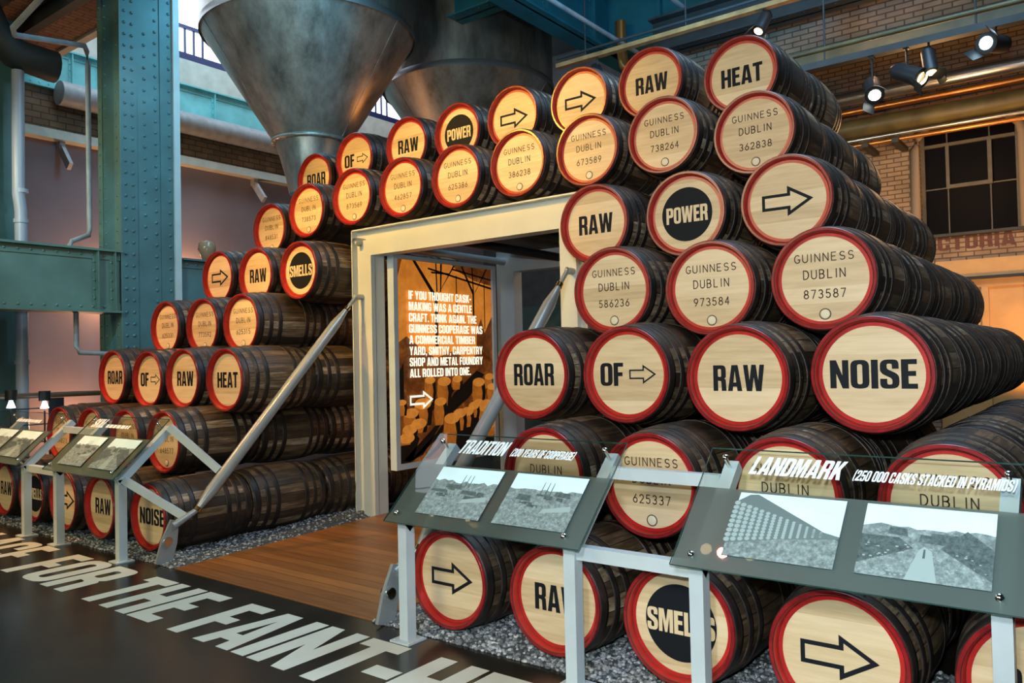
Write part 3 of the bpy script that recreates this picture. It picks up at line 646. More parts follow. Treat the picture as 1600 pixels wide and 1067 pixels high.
for sgn in (-1,1):
    mb=MB(); lo,hi=sorted((sgn*XI,sgn*XO)); mb.box((lo,4.58,.0),(hi,4.75,3.02)); mb.build('rear_post',M_GALV,fr,P)
MB().box((-XI,4.58,2.75),(XI,4.75,3.02)).build('rear_lintel',M_GALV,fr,P)
MB().box((-XI,2.34,2.985),(XI,4.58,3.01)).build('roof_plate',M_SOOT,fr,P)

def brace(label,a,b,side):
    a,b=Vector(a),Vector(b); t=empty('diagonal_brace',a,label,'brace','grey tubular braces of the doorway'); d=(b-a); u=d.normalized(); n=d.length
    q=lambda s:u*s
    mb=MB(); mb.tube([q(.42),q(.60),q(n-.50),q(n-.30)],[.026,.052,.052,.024],20); mb.build('tube',M_TUBE,t)
    for s in (.40,n-.28):
        MB().tube([q(s-.012),q(s+.025)],[.030,.030],16).build('ferrule',M_BRASS,t)
    mb=MB(); mb.tube([q(n-.27),q(n-.10)],[.018,.020],12); 
    mb.dome(q(n-.1),(-side,-.6,.3),.035); mb.tube([q(n-.10),q(n-.10)+Vector((0,.11,0))],[.03,.03],12); mb.build('end_fork',M_TUBE,t)
    ux=Vector((0,.30,1)).normalized(); px=Vector((0,ux.z,-ux.y))
    mb=MB(); mb.tube([ux*.20,q(.40)],[.036,.022],12)
    # foot plate standing on the ground, its edge to the front
    lp=[(-.07,-.115),(.07,-.115),(.07,.07),(.035,.25),(-.035,.25),(-.07,.07)]
    mb.slab(lp,lambda s,r:tuple(ux*r+px*s+Vector((-.012,0,0))),lambda s,r:tuple(ux*r+px*s+Vector((.012,0,0))))
    mb.build('foot_plate',M_TUBE,t)
    MB().tube([(-.03,.0,.08),(.035,.0,.08)],.036,16).build('pin',M_CHROME,t)
    return t
brace('grey tubular brace rising from the left gravel to the left doorway post',(-1.375,.02,.11),(-1.305,2.13,2.385),-1)
brace('grey tubular brace rising from the right gravel to the right doorway post',(1.265,.0,.11),(1.30,2.13,2.43),1)

# backlit poster hung along the left side of the passage, facing it
bp_=empty('poster_lightbox',(-1.12,3.19,.50),'orange backlit poster about cask making, inside passage behind the left post','poster')
PX=-1.085
def pf(d): return lambda s,t:(PX+d+.035-(-1.12)-.0,s-3.19,t-.50)
Y0,Y1,ZB,ZT=2.35,4.06,.50,2.76
mb=MB(); ox=lambda x,y,z:(x+1.12,y-3.19,z-.50)
for a,b in (((-1.14,Y0,ZB),(-1.05,Y0+.06,ZT)),((-1.14,Y1-.06,ZB),(-1.05,Y1,ZT)),((-1.14,Y0+.06,ZT-.045),(-1.05,Y1-.06,ZT)),((-1.14,Y0+.06,ZB),(-1.05,Y1-.06,ZB+.06))): mb.box(ox(*a),ox(*b))
mb.build('frame',M_GALV,bp_)
a0,a1,b0,b1=Y0+.06,Y1-.06,ZB+.06,ZT-.045
mb=MB(); F0=pf(-.028)
mb.poly([[(a0,b0),(a1,b0),(a1,b1),(a0,b1)]],F0)
mb.mi=1; F1=pf(-.0268)
mb.poly([[(a0,b0),(a1,b0),(a1,1.62),(3.80,1.75),(3.55,1.62),(3.3,1.74),(3.0,1.66),(2.75,1.78),(2.55,1.9),(a0,1.82)]],F1)
mb.poly([[(3.70,1.62),(3.72,2.0),(3.80,2.12),(3.86,1.95),(a1,2.15),(a1,1.6)]],F1); mb.poly([[(a0,b1),(a0,2.45),(2.46,2.6),(2.5,b1)]],F1); mb.poly([[(3.3,b1),(4.0,b1),(4.0,2.52),(3.7,2.56),(3.4,2.65)]],F1)
mb.mi=2; F2=pf(-.0262)
for pl in ([(2.48,.59),(3.02,.95),(3.29,1.26),(3.70,1.51),(3.84,1.46),(3.55,1.20),(3.08,.95),(2.77,.62),(2.56,.57)],[(3.27,.62),(3.40,.88),(3.62,.96),(3.75,1.0),(3.9,1.06),(4.0,.9),(4.0,.60),(3.6,.57)],[(a0,.56),(2.60,.56),(2.72,.80),(2.66,.86),(a0,.74)],[(2.60,1.18),(2.92,1.30),(2.98,1.12),(2.80,.98)],[(a0,1.5),(2.5,1.62),(2.5,1.2),(a0,1.1)],[(3.0,1.0),(3.3,1.3),(3.2,1.36),(2.96,1.2)],
  [(2.66,b1),(2.71,b1),(3.05,2.34),(3.05,1.75),(3.0,1.75),(3.0,2.32)],[(3.32,b1),(3.35,b1),(3.08,2.4),(3.05,2.36)],[(3.02,b1),(3.04,b1),(3.05,2.4),(3.03,2.4)],[(2.95,2.62),(3.25,2.62),(3.25,2.60),(2.95,2.60)],
  [(3.1,b1),(3.13,b1),(3.11,2.4),(3.09,2.4)],[(3.45,b1),(3.48,b1),(3.68,2.42),(3.68,2.05),(3.65,2.05),(3.65,2.4)],[(3.9,b1),(3.93,b1),(3.70,2.44),(3.68,2.4)],[(3.64,b1),(3.66,b1),(3.68,2.4),(3.66,2.4)],[(2.9,2.66),(4.0,2.50),(4.0,2.475),(2.9,2.64)],[(3.3,2.68),(4.0,2.60),(4.0,2.58),(3.3,2.66)],[(3.36,2.0),(3.375,2.0),(3.375,2.6),(3.36,2.6)],[(3.86,2.0),(3.875,2.0),(3.875,2.55),(3.86,2.55)],
  [(2.62,.57),(3.05,.80),(3.2,.98),(3.18,1.0),(2.98,.83),(2.58,.58)],[(2.85,.57),(3.2,.76),(3.3,.92),(3.28,.94),(3.12,.78),(2.8,.58)]): mb.poly([pl],F2)
# printed casks standing in rows
def pc(s,t,w,h,lay):
    f=pf(-.0255+lay*.0004); mb.mi=3
    e=[(s+w/2*cos(radians(q)),t+w*.24*sin(radians(q))) for q in range(0,360,24)]
    mb.poly([[(s-w/2,t),(s-w*.55,t-h*.5),(s-w*.46,t-h),(s+w*.46,t-h),(s+w*.55,t-h*.5),(s+w/2,t)]],f)
    mb.mi=2; mb.poly([[(s+w*.18,t),(s+w*.30,t-h*.5),(s+w*.2,t-h),(s+w*.46,t-h),(s+w*.55,t-h*.5),(s+w/2,t)]],pf(-.0254+lay*.0004))
    mb.mi=4; mb.poly([e],pf(-.0253+lay*.0004))
for k,(s_,t_,w_,h_) in enumerate(((2.90,1.42,.13,.24),(3.13,1.40,.17,.26),(3.35,1.42,.13,.12),(3.73,1.37,.17,.26),(3.93,1.43,.13,.14),(3.97,1.31,.13,.16),(2.78,1.17,.20,.24),(3.06,1.18,.15,.26),(2.60,1.08,.17,.14),
    (3.86,1.12,.14,.12),(3.72,1.13,.14,.12),(3.81,1.07,.15,.14),(3.63,1.10,.15,.14),(3.51,1.04,.17,.18),(3.38,1.03,.17,.2),(3.24,.98,.20,.34),(3.95,.86,.14,.14),(2.71,.96,.18,.10),(2.57,.91,.17,.07),(2.52,.82,.18,.07),(2.46,1.2,.10,.14))): pc(s_,t_,w_*1.3,h_,k)
mb.build('print',[M_POR,M_PORD,M_PBLK,M_PORC,M_PORL],bp_)
mb=MB()
for n,(t_,w) in enumerate((('IF YOU THOUGHT CASK-',3.60),('MAKING WAS A GENTLE',3.61),('CRAFT. THINK AGAIN. THE',3.69),('GUINNESS COOPERAGE WAS',3.795),('A COMMERCIAL TIMBER',3.66),('YARD, SMITHY, CARPENTRY',3.79),('SHOP AND METAL FOUNDRY',3.79),('ALL ROLLED INTO ONE.',3.57))):
    z0=2.295-n*.1195; g=pf(-.006); put_text(mb,t_,lambda x,y:g(x,z0+y),.092,x0=2.572,width=w-2.572,gap=.06)
mb.build('lettering',M_PTXT,bp_); mb=MB(); g=pf(-.006); mb.poly([[(x+2.745,z+1.215) for x,z in l] for l in arrow_loops(.36,.20,.105,.02,.022)],g)
mb.build('arrow',M_PTXT,bp_)
# dark partition and pale post glimpsed at the far end of the passage
mb=MB(); mb.box((-3.2,6.6,0),(1.6,6.7,2.45)); tag(mb.build('partition',M_GREENP),'dark green partition seen through the far end of the passage','partition')

# ------------------------------------------------------------------ information panels
def pl(x,y,off=0): return (x,y+off*.677*-1,.69+(y+.25)*.92+off*.736)
def sub_strip(mb,x0,x1,yb,h,fn):
    x=x0; rnd=random.Random(3)
    while x<x1-.03:
        w=rnd.uniform(.03,.09); w=min(w,x1-x); mb.poly([[(x,0),(x+w,0),(x+w,h),(x,h)]],lambda a,b:fn(a,b)); x+=w+.012
def photo(mb,x0,x1,y0,y1,style,off):
    W_,H_=x1-x0,y1-y0
    f=lambda d:(lambda a,b:pl(x0+a*W_,y0+b*H_,off+d))
    rnd=random.Random(int(x0*100)+999)
    hz=.70 if style in('yard','town') else .74
    mb.mi=0; mb.poly([[(0,.45),(1,.45),(1,1),(0,1)]],f(0))
    top=[(i/14,hz+rnd.uniform(-.03,.05)*(1-.3*i/14)) for i in range(15)]
    if style=='pyramid':
        mb.mi=1; mb.poly([[(0,0),(1,0),(1,.40),(.86,.46),(0,.30)]],f(.0004))
        mb.mi=4; mb.poly([[(0,.18),(0,.86),(.10,.97),(.18,.985),(.86,.50),(1,.455),(1,.42),(.5,.33)]],f(.0006))
        for r in range(9):
            # rows of butt ends running to the far corner
            n=15; 
            for c in range(n):
                t=c/(n-1)*.95; xb=t*.95; z0=.24+(.86-.24)*r/8.5; zv=.455; z=z0*(1-t)+zv*t; 
                if z>.985-.72*max(0,xb-.18) : continue
                rr=.030*(1-.75*t); mb.mi=3; mb.poly([[(xb+rr*cos(radians(q)),z+rr*1.15*sin(radians(q))) for q in range(0,360,45)]],f(.0009))
    else:
        mb.mi=1; mb.poly([[(0,0),(1,0)]+top[::-1]],f(.0004))
        mb.mi=2
        for k in range(7):
            a=rnd.uniform(0,.8); b=rnd.uniform(.35,.62); w=rnd.uniform(.1,.28); h=rnd.uniform(.03,.10); mb.poly([[(a,b),(min(1,a+w),b-.02),(min(1,a+w*.9),b+h),(a+.01,b+h*1.1)]],f(.0006+k*.00005))
        if style=='town':
            for a in (.45,.52,.58): mb.poly([[(a,.6),(a+.016,.6),(a+.011,.86),(a+.004,.86)]],f(.001))
            mb.mi=3; mb.poly([[(.56,.28),(.95,.36),(.93,.46),(.60,.36)]],f(.0011))
        if style=='yard':
            mb.poly([[(.62,.45),(.80,.72),(1,.50),(1,.10)]],f(.001)); mb.poly([[(0,.15),(.42,.42),(.30,.55),(0,.55)]],f(.001))
            mb.mi=3; mb.poly([[(.38,0),(.62,0),(.56,.40),(.50,.46),(.46,.40)]],f(.0011))
            mb.mi=2; mb.poly([[(.495,.30),(.515,.30),(.512,.42),(.498,.42)]],f(.0013))
        mb.mi=3
        for k in range(70):
            a=rnd.uniform(.02,.95); b=rnd.uniform(.03,.46); w=rnd.uniform(.008,.022); mb.poly([[(a,b),(a+w,b),(a+w,b+w*.9),(a,b+w*.9)]],f(.0015))
def info_panel(label,x0,x1,ps,photos,styles,title,subtitle,tx):
    t=empty('information_panel',((x0+x1)/2,-.15,0),label,'information panel','glass information panels in front of the casks')
    c=Vector(((x0+x1)/2,-.15,0)); P=tuple(-c)
    for x in ps:
        mb=MB(); mb.box((x-.033,-.185,.0),(x+.033,-.115,.69)); po=mb.build('post',M_GALV,t,P)
        mb=MB(); mb.box((x-.075,-.225,.001),(x+.075,-.075,.012)); 
        for a in (-1,1):
            for b in (-1,1): mb.dome((x+a*.055,-.15+b*.055,.012),(0,0,1),.008)
        mb.build('base_plate',M_GALV,po)
        mb=MB(); mb.bar((x,-.17,.66),(x,.29,1.085),.066,.06,(0,-.68,.74)); mb.build('sloping_bar',M_GALV,t,P)
    # glass sheet with a true thickness, on four standoff screws
    mb=MB(); th=.010
    q=[(x0,-.25),(x1,-.25),(x1,.25),(x0,.25)]
    mb.add([pl(a,b,.030) for a,b in q],[(0,1,2,3)]); mb.mi=1
    e0=[pl(a,b,.030) for a,b in q]; e1=[pl(a,b,.020) for a,b in q]; mb.add(e0+e1,[(i,4+i,4+(i+1)%4,(i+1)%4) for i in range(4)])
    gl=mb.build('glass_sheet',[M_GLASS,M_EDGE],t,P)
    mb=MB(); mb.add([pl(a,b,.0185) for a,b in ((x0+.002,-.249),(x1-.002,-.249),(x1-.002,.078),(x0+.002,.078))],[(0,1,2,3)]); mb.build('frosted_film',M_FROST,gl)
    for (a,b),st in zip(photos,styles):
        mb=MB(); photo(mb,a,b,-.19,.06,st,.0315); mb.build('photograph',[M_PSKY,M_PMID,M_PDARK,M_PCASK,M_PCASKD],gl)
    mb=MB(); h=.078
    f=lambda a,b:pl(a,.140+b,.0325)
    if title: put_text(mb,title,f,h,x0=tx[0],width=tx[1]-tx[0]-.02,slant=.28)
    if title: mb.build('lettering',M_WHITE,gl); mb=MB()
    if subtitle: put_text(mb,subtitle,lambda a,b:pl(a,.143+b,.0325),.043,x0=tx[2],width=tx[3]-tx[2],slant=.25)
    else: sub_strip(mb,tx[2],tx[3],.14,.03,lambda a,b:pl(a,.143+b,.0325))
    mb.build('lettering',M_WHITE,gl)
    for x in ps:
        for y in (-.205,.205):
            mb=MB(); a,b=Vector(pl(x-.0,y,-.03)),Vector(pl(x,y,.036)); mb.tube([a,b],.010,12); mb.dome(b,(0,-.68,.74),.017); mb.build('standoff_screw',M_CHROME,t,P)
    return t,P
info_panel('glass information panel cut by the left edge of the photo, nearest the far end',-4.96,-3.60,(-4.83,-3.665),((-4.80,-4.32),(-4.22,-3.74)),('town','yard'),None,None,(-4.8,-4.6,-4.62,-4.0))
t2,P2=info_panel('glass information panel titled SKILL in front of the left cask stack',-3.02,-1.68,(-2.955,-1.785),((-2.845,-2.385),(-2.25,-1.775)),('town','yard'),'SKILL',None,(-2.91,-2.66,-2.62,-2.17))
t3,P3=info_panel('glass information panel titled TRADITION, just right of the passage',1.52,2.855,(1.585,2.745),((1.72,2.185),(2.275,2.738)),('town','town'),'TRADITION','(200 YEARS OF COOPERAGE)',(1.755,2.12,2.15,2.575))
t4,P4=info_panel('glass information panel titled LANDMARK in front of right cask stack',3.33,4.66,(3.415,4.575),((3.547,4.007),(4.088,4.55)),('pyramid','yard'),'LANDMARK','(250 000 CASKS STACKED IN PYRAMIDS)',(3.55,3.975,4.005,4.60))
def rails(t,P,xa,xb):
    for y,z,w,h in ((.205,1.015,.05,.062),(-.135,.665,.06,.066)):
        MB().box((xa,y-w/2,z-h/2),(xb,y+w/2,z+h/2)).build('cross_rail',M_GALV,t,P)
rails(t2,P2,-3.632,-2.988); rails(t4,P4,2.778,3.382)
mb=MB(); mb.bar((-1.74,.26,1.10),(-1.39,.52,.71),.05,.06); mb.build('stay_bar',M_GALV,t2,P2)
mb=MB(); mb.bar((-1.74,-.15,.69),(-1.39,.19,.36),.05,.06); mb.build('stay_bar',M_GALV,t2,P2)

# ------------------------------------------------------------------ riveted column, girders, left side
CX0,CX1,CY0,CY1=-7.15,-6.5,2.23,3.03
col=empty('riveted_column',((CX0+CX1)/2,(CY0+CY1)/2,0),'tall teal riveted steel column behind the left cask stack','column')
PC=(-(CX0+CX1)/2,-(CY0+CY1)/2,0)
mb=MB(); mb.box((CX0,CY0,0),(CX1,CY1,9.4)); 
z=.4
while z<9.2:
    for yy in (CY0+.06,CY0+.17,CY0+.53,CY0+.74): mb.dome((CX1+.014 if yy<CY0+.2 or yy>CY0+.6 else CX1,yy,z),(1,0,0),.026)
    if 3.4<z<6.6: mb.dome((CX1,CY0+.36,z+.09),(1,0,0),.026)
    for xx in (CX0+.06,CX0+.2,CX1-.08): mb.dome((xx,CY0-.014 if xx!=CX0+.2 else CY0,z),(0,-1,0),.024)
    z+=.17
mb.build('shaft',M_TEAL,col,PC)
mb=MB(); mb.box((CX1,CY0,0),(CX1+.014,CY0+.24,9.3)); mb.box((CX1,CY1-.2,0),(CX1+.014,CY1,9.3)); mb.build('side_plate',M_TEAL,col,PC)
mb=MB(); mb.box((CX0,CY0-.014,0),(CX0+.13,CY0,9.3)); mb.box((CX1-.16,CY0-.014,0),(CX1+.014,CY0,9.3)); mb.build('flange_plate',M_TEALWARM,col,PC)
mb=MB(); mb.box((CX1-.02,CY1+.0,2.2),(CX1+.05,CY1+.10,9.2)); mb.build('cable_channel',M_GALV,col,PC)

def girder(name,label,x,y0,y1,z0,z1,m,sf=1,fl=.30,rv=.16,stiff=None,cat='girder',group=None):
    # plate girder along y, its visible face at x toward +x
    t=empty(name,(x,(y0+y1)/2,z0),label,cat,group); P=(-x,-(y0+y1)/2,-z0)
    mb=MB(); mb.box((x-.03,y0,z0),(x,y1,z1)); mb.build('web',m,t,P)
    mb=MB(); mb.box((x-.03-fl,y0,z1-.03),(x+.10,y1,z1)); mb.box((x,y0,z1-.14),(x+.016,y1,z1-.03)); 
    y=y0+.1
    while y<y1: mb.dome((x+.016,y,z1-.085),(1,0,0),.022); y+=rv
    mb.build('top_flange',m,t,P)
    mb=MB(); mb.box((x-.03-fl,y0,z0),(x+.10,y1,z0+.03)); mb.box((x,y0,z0+.03),(x+.016,y1,z0+.14)); y=y0+.1
    while y<y1: mb.dome((x+.016,y,z0+.085),(1,0,0),.022); y+=rv
    mb.build('bottom_flange',m,t,P)
    for ys in stiff or ():
        mb=MB(); mb.box((x,ys-.05,z0+.03),(x+.018,ys+.05,z1-.03)); mb.box((x,ys-.008,z0+.03),(x+.09,ys+.008,z1-.03)); z=z0+.2
        while z<z1-.15: mb.dome((x+.018,ys-.03,z),(1,0,0),.02); z+=.13
        mb.build('stiffener',m,t,P)
    return t
girder('plate_girder','teal riveted girder joining the big column from the left',-6.52,-2.6,CY0-.02,2.42,3.32,M_TEALWARM,stiff=(CY0-.12,CY0-.36))
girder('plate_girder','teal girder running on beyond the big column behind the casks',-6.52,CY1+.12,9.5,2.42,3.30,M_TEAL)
tag(MB().box((-9.1,.6,0),(-8.4,1.55,6.99)).build('steel_column',M_TEAL),'plain teal column at the left edge of the photo','column')
# pipes at the left
def pipe(name,label,pts,r,m,cat='pipe',seg=14,collars=()):
    mb=MB(); mb.tube(pts,r,seg)
    for c in collars: mb.tube([(pts[0][0],pts[0][1],c-.03),(pts[0][0],pts[0][1],c+.03)],r*1.18,seg)
    return tag(mb.build(name,m),label,cat)
pipe('drain_pipe','pale lilac-lit drain pipe standing beside the left edge column',[(-8.0,1.48,0),(-8.0,1.48,3.9),(-8.0,1.48,4.0),(-8.0,1.45,4.25),(-8.0,1.45,6.1)],.085,M_PIPEL,collars=(1.75,3.85,4.3))
pipe('elbow_pipe','fat dark elbow pipe at the upper left above the drain pipe',[(-8.0,.9,7.2),(-8.0,1.15,6.6),(-8.0,1.4,6.35),(-8.0,1.9,6.3),(-8.0,1.98,6.3)],[.20,.22,.23,.24,.24],M_SOOT,seg=18)
pipe('conduit_pipe','thin grey pipe bending down the left side of the column',[(-5.6,.9,6.4),(-6.3,.75,6.05),(-6.38,.8,6.0),(-7.12,2.02,6.42),(-7.22,2.1,6.38),(-7.24,2.12,6.2),(-7.24,2.12,3.72),(-7.22,2.1,3.62),(-7.2,1.85,3.5),(-7.2,1.80,3.42),(-7.2,1.80,3.2)],.038,M_PIPEG,seg=10)
pipe('conduit_pipe','short grey pipe hooking below the teal girder',[(-6.75,1.7,2.5),(-6.75,1.7,1.95),(-6.75,1.74,1.86),(-6.75,2.2,1.84)],.035,M_PIPEG,seg=10)

# wall at the left with ledge, balcony girder and daylight
struct(MB().box((-11.3,-6,0),(-11,16,5.95)).build('wall_left',M_MAUVE))
struct(MB().box((-11.3,-6,5.95),(-10.75,16,6.12)).build('trim_1',M_CREAM))
struct(MB().box((-11.6,-6,6.12),(-11.05,16,6.95)).build('trim_2',M_BRICKW))
for y,w in ((3.3,'left of the column'),(7.55,'right of the column')):
    mb=MB(); mb.bar((-10.93,y,5.86),(-10.55,y,5.42),.16,.07,(0,1,0)); mb.box((-11.0,y-.05,5.80),(-10.85,y+.05,5.95)); tag(mb.build('wall_bracket',M_PIPEG),'small grey angled bracket under the wall ledge '+w,'bracket')
tag(MB().tube([(-10.75,3.2,6.83),(-10.75,14,6.83)],.23,20).build('lagged_pipe',M_PIPEG),'thick grey lagged pipe along the left wall below the balcony','pipe')
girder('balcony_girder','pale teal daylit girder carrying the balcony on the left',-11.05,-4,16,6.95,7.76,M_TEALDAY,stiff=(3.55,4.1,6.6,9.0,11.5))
struct(MB().box((-11.4,-6,7.77),(-10.97,16,8.30)).build('trim_3',M_CREAM))
bal=empty('balcony_railing',(-11.1,6,8.30),'dark navy balcony railing in front of the bright daylight','railing'); PB=(11.1,-6,-8.30)
mb=MB(); mb.box((-11.14,-4,8.30),(-11.0,15.8,8.46)); mb.box((-11.12,-4,9.02),(-11.06,15.8,9.10)); mb.build('rail',M_NAVY,bal,PB)
y=-3.6; k=0
while y<15.6:
    mb=MB(); mb.box((-11.115,y-.02,8.42),(-11.075,y+.02,9.02)); mb.build('baluster',M_NAVY,bal,PB); y+=.21 if k%5<3 else .62; k+=1
struct(MB().box((-12.8,-6,6.9),(-12.7,16,13)).build('window_1',M_DAY))
struct(MB().box((-12.7,-6,7.7),(-11.4,16,7.78)).build('trim_4',M_CREAM))
# vaulted brick soffit and dark beams at the upper left
tag(MB().box((-10.9,.6,7.25),(-7.3,2.75,7.6)).build('brick_soffit',M_BRICKV),'brown brick underside of the floor above at upper left','ceiling slab')
mb=MB(); mb.box((-10.9,2.75,7.20),(-7.3,2.88,7.5)); tag(mb.build('soffit_beam',M_CREAM),'cream edge beam along the brick underside at upper left','beam')
mb=MB()
for y in (-.2,.5,1.2,1.9): mb.box((-10.9,y-.07,7.0),(-6.6,y+.07,7.25))
struct(mb.build('trim_5',M_SOOT))
# handrail with lit blue spots far left
hr=empty('handrail',(-7.4,0,0),'brown handrail on dark posts at the far left beyond the casks','railing')
mb=MB(); mb.tube([(7.4-7.4,-3,1.28),(0,3.2,1.26)],.04,10); mb.build('rail',M_WOODRAIL,hr)
for z in (1.08,.85,.6): MB().tube([(0,-3,z),(0,3.2,z)],.010,6).build('wire',M_DARK,hr)
for y in (-.6,.55,1.7,2.7):
    MB().box((-.04,y-.09,0),(.04,y+.09,1.22)).build('post',M_DARK,hr)
for y,z,w in ((1.03,1.20,'nearer the photo edge'),(1.46,1.17,'farther from the photo edge')):
    t=empty('floor_spotlight',(-7.2,y,.0),'small blue-white spotlight by the handrail, '+w,'spotlight','blue-white spots by the handrail')
    mb=MB(); mb.tube([(0,0,0),(0,0,z-.12)],.012,8); mb.tube([(0,0,z+.16),(0,0,z+.02)],.075,12); mb.build('housing',M_DARK,t)
    mb=MB(); mb.lathe([(.020,z+.02),(.055,z-.085),(.0,z-.09)],14,'Z'); mb.build('lens',M_LAMPB,t)
mb=MB(); mb.lathe([(.0,0),(.07,.02),(.10,.10),(.14,.20),(.12,.30),(.0,.35)],20,'Z'); tag(mb.build('globe_lamp',simple('amber_globe',(.34,.20,.12),.25),loc=(-6.62,3.66,3.30)),'round pale globe on the girder behind the arrow cask','lamp')

# ------------------------------------------------------------------ hoppers
def hopper(label,c,zb,rb,zt,rt,ztop,strap):
    t=empty('steel_hopper',(c[0],c[1],zb),label,'hopper')
    h=zt-zb
    mb=MB(); mb.lathe([(rb*.62,-.95),(rb*.70,-.65),(rb*.96,-.02)],56,'Z'); mb.build('spout',M_HOP,t)
    mb=MB(); mb.lathe([(rb*.96,-.03),(rb*1.08,-.03),(rb*1.08,.03),(rb,.03)],56,'Z'); 
    for k in range(28): mb.dome((rb*1.04*cos(2*pi*k/28),rb*1.04*sin(2*pi*k/28),-.03),(0,0,-1),.025)
    mb.build('flange',M_HOP,t)
    mb=MB(); mb.lathe([(rb,.0),(rb+(rt-rb)*.5,h*.5),(rt,h)],72,'Z'); mb.build('cone',M_HOP,t)
    mb=MB(); mb.lathe([(rt,h),(rt,ztop-zb)],72,'Z'); mb.build('drum',M_HOP,t)
    mb=MB(); mb.lathe([(rt+.015,h-.05),(rt+.02,h+.07),(rt,h+.08)],72,'Z'); mb.build('strap',M_HOPBAND,t)
    for a in (-1.9,.25): 
        mb=MB(); d=Vector((cos(a),sin(a),0)); mb.bar(d*rb*1.0,Vector(d*rt)+Vector((0,0,h)),.05,.012,tuple(d)); mb.build('seam',M_HOP,t)
    return t
hopper('great conical steel hopper hanging beside the column',(-6.9,6.0),5.72,.67,7.70,1.93,10.2,True)
hopper('second steel hopper, broader, half hidden behind the topmost casks',(-6.42,10.0),5.9,.75,7.58,1.88,10.4,True)

# ------------------------------------------------------------------ ceiling structure
mb=MB(); mb.box((-16,-9,10.6),(-9.9,17,10.8)); mb.box((-6.9,-9,10.6),(9.5,17,10.8)); mb.box((-9.9,-9,10.6),(-6.9,-1.5,10.8)); mb.box((-9.9,13.5,10.6),(-6.9,17,10.8)); struct(mb.build('ceiling',M_CEIL))
struct(MB().box((-9.9,-1.5,10.82),(-6.9,13.5,10.86)).build('window_3',M_DAY))
def xgirder(name,label,y,x0,x1,z0,z1,m,fl=.22,cat='girder',ribs=()):
    t=empty(name,((x0+x1)/2,y,z0),label,cat); P=(-(x0+x1)/2,-y,-z0)
    MB().box((x0,y,z0),(x1,y+.03,z1)).build('web',m,t,P)
    mb=MB(); mb.box((x0,y-fl,z0),(x1,y+fl,z0+.03)); x=x0+.1
    while x<x1: mb.dome((x,y-fl*.6,z0),(0,0,-1),.022); x+=.2
    mb.build('bottom_flange',m,t,P); MB().box((x0,y-fl,z1-.03),(x1,y+fl,z1)).build('top_flange',m,t,P)
    for xs in ribs: MB().box((xs-.04,y-.10,z0+.03),(xs+.04,y,z1-.03)).build('stiffener',m,t,P)
    return t
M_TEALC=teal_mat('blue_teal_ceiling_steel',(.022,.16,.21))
xgirder('ceiling_girder','blue-teal ceiling girder crossing above the second hopper',7.6,-4.7,3.5,7.95,9.2,M_TEALC,ribs=(-3.4,-2.1,-.8,.5,1.8))
xgirder('ceiling_girder','lower blue-teal ceiling girder above the topmost casks',8.6,-2.0,6.5,6.95,8.6,M_TEALC,ribs=(-1.0,0.2,1.4,2.6,3.8))
girder('ceiling_girder','blue-teal ceiling girder running away beside the second hopper',-2.0,5.6,15,6.95,8.4,M_TEALC,stiff=(6.6,8.0,10))
girder('ceiling_girder','blue-teal girder above the big column at the top edge',-6.75,-3,3.7,7.75,9.4,M_TEALC)
pipe('ceiling_pipe','thin grey ceiling pipe sloping left of two over the topmost casks',[(-1.2,5.2,6.62),(-1.2,10.5,6.62)],.035,M_PIPEG,seg=10)
pipe('ceiling_pipe','thin grey ceiling pipe right of its twin over the topmost casks',[(-.1,5.2,6.85),(-.1,10.5,6.85)],.035,M_PIPEG,seg=10)
pipe('curved_pipe','rusty elbow pipe hanging from the girder above topmost casks',[(-1.6,8.3,7.3),(-1.6,8.3,6.9),(-1.55,8.3,6.55),(-1.2,8.3,6.2),(-.6,8.3,5.8)],.09,M_ORPIPE,seg=12)

# lighting track and spots
def spot(label,c,d,lens,s=1.0,hang=.28,doors=True):
    c=Vector(c); d=Vector(d).normalized(); t=empty('stage_spotlight',c,label,'spotlight','stage spotlights hanging from the tracks')
    mb=MB(); mb.tube([-d*.17*s,-d*.12*s,d*.10*s,d*.17*s],[.045*s,.078*s,.082*s,.095*s],16); mb.build('housing',M_DARK,t)
    mb=MB(); mb.tube([(0,0,.06),(0,0,hang)],.012,8); mb.box((-.03,-.03,hang-.02),(.03,.03,hang+.05)); mb.build('yoke',M_DARK,t)
    x=d.orthogonal().normalized(); y=d.cross(x); n=16; r=.058*s
    mb=MB(); mb.add([d*.175*s+r*(cos(2*pi*k/n)*x+sin(2*pi*k/n)*y) for k in range(n)],[tuple(range(n))]); mb.build('lens',lens or M_PANE,t)
    if lens is not None and doors:
        mb=MB()
        for q in (x,-x): mb.bar(d*.17*s+q*.095*s,d*.30*s+q*.14*s,.12*s,.006,tuple(q))
        mb.build('barn_door',M_DARK,t)
    return t
t=empty('lighting_track',(-.9,-1.0,5.45),'long dark lighting track above the front of the stacks, mirrored in the glass panels','lighting track')
MB().box((-4.6,-.04,-.03),(4.6,.04,.03)).build('beam',M_SOOT,t)
for x in (-4,0,4): MB().tube([(x,0,.03),(x,0,5.12)],.012,6).build('hanger',M_SOOT,t)
for k,(x,w) in enumerate(((-4.6,'first from the left'),(-2.1,'second from the left'),(-1.5,'third from the left'),(1.6,'fourth from the left'),(2.05,'last on the right'))):
    spot('stage spotlight on the front track over the visitors, '+w,(x,-1.0,5.19),(.05,.45,-.9),M_LAMPY,1.0,.26,False)
t=empty('lighting_track',(.4,6.5,6.05),'orange-lit lighting track above the topmost casks','lighting track'); 
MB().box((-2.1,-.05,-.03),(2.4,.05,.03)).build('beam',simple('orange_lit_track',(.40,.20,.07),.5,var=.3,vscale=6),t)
MB().tube([(-2.1,.0,.12),(2.4,.0,.12)],.022,8).build('cable_tube',M_SOOT,t)
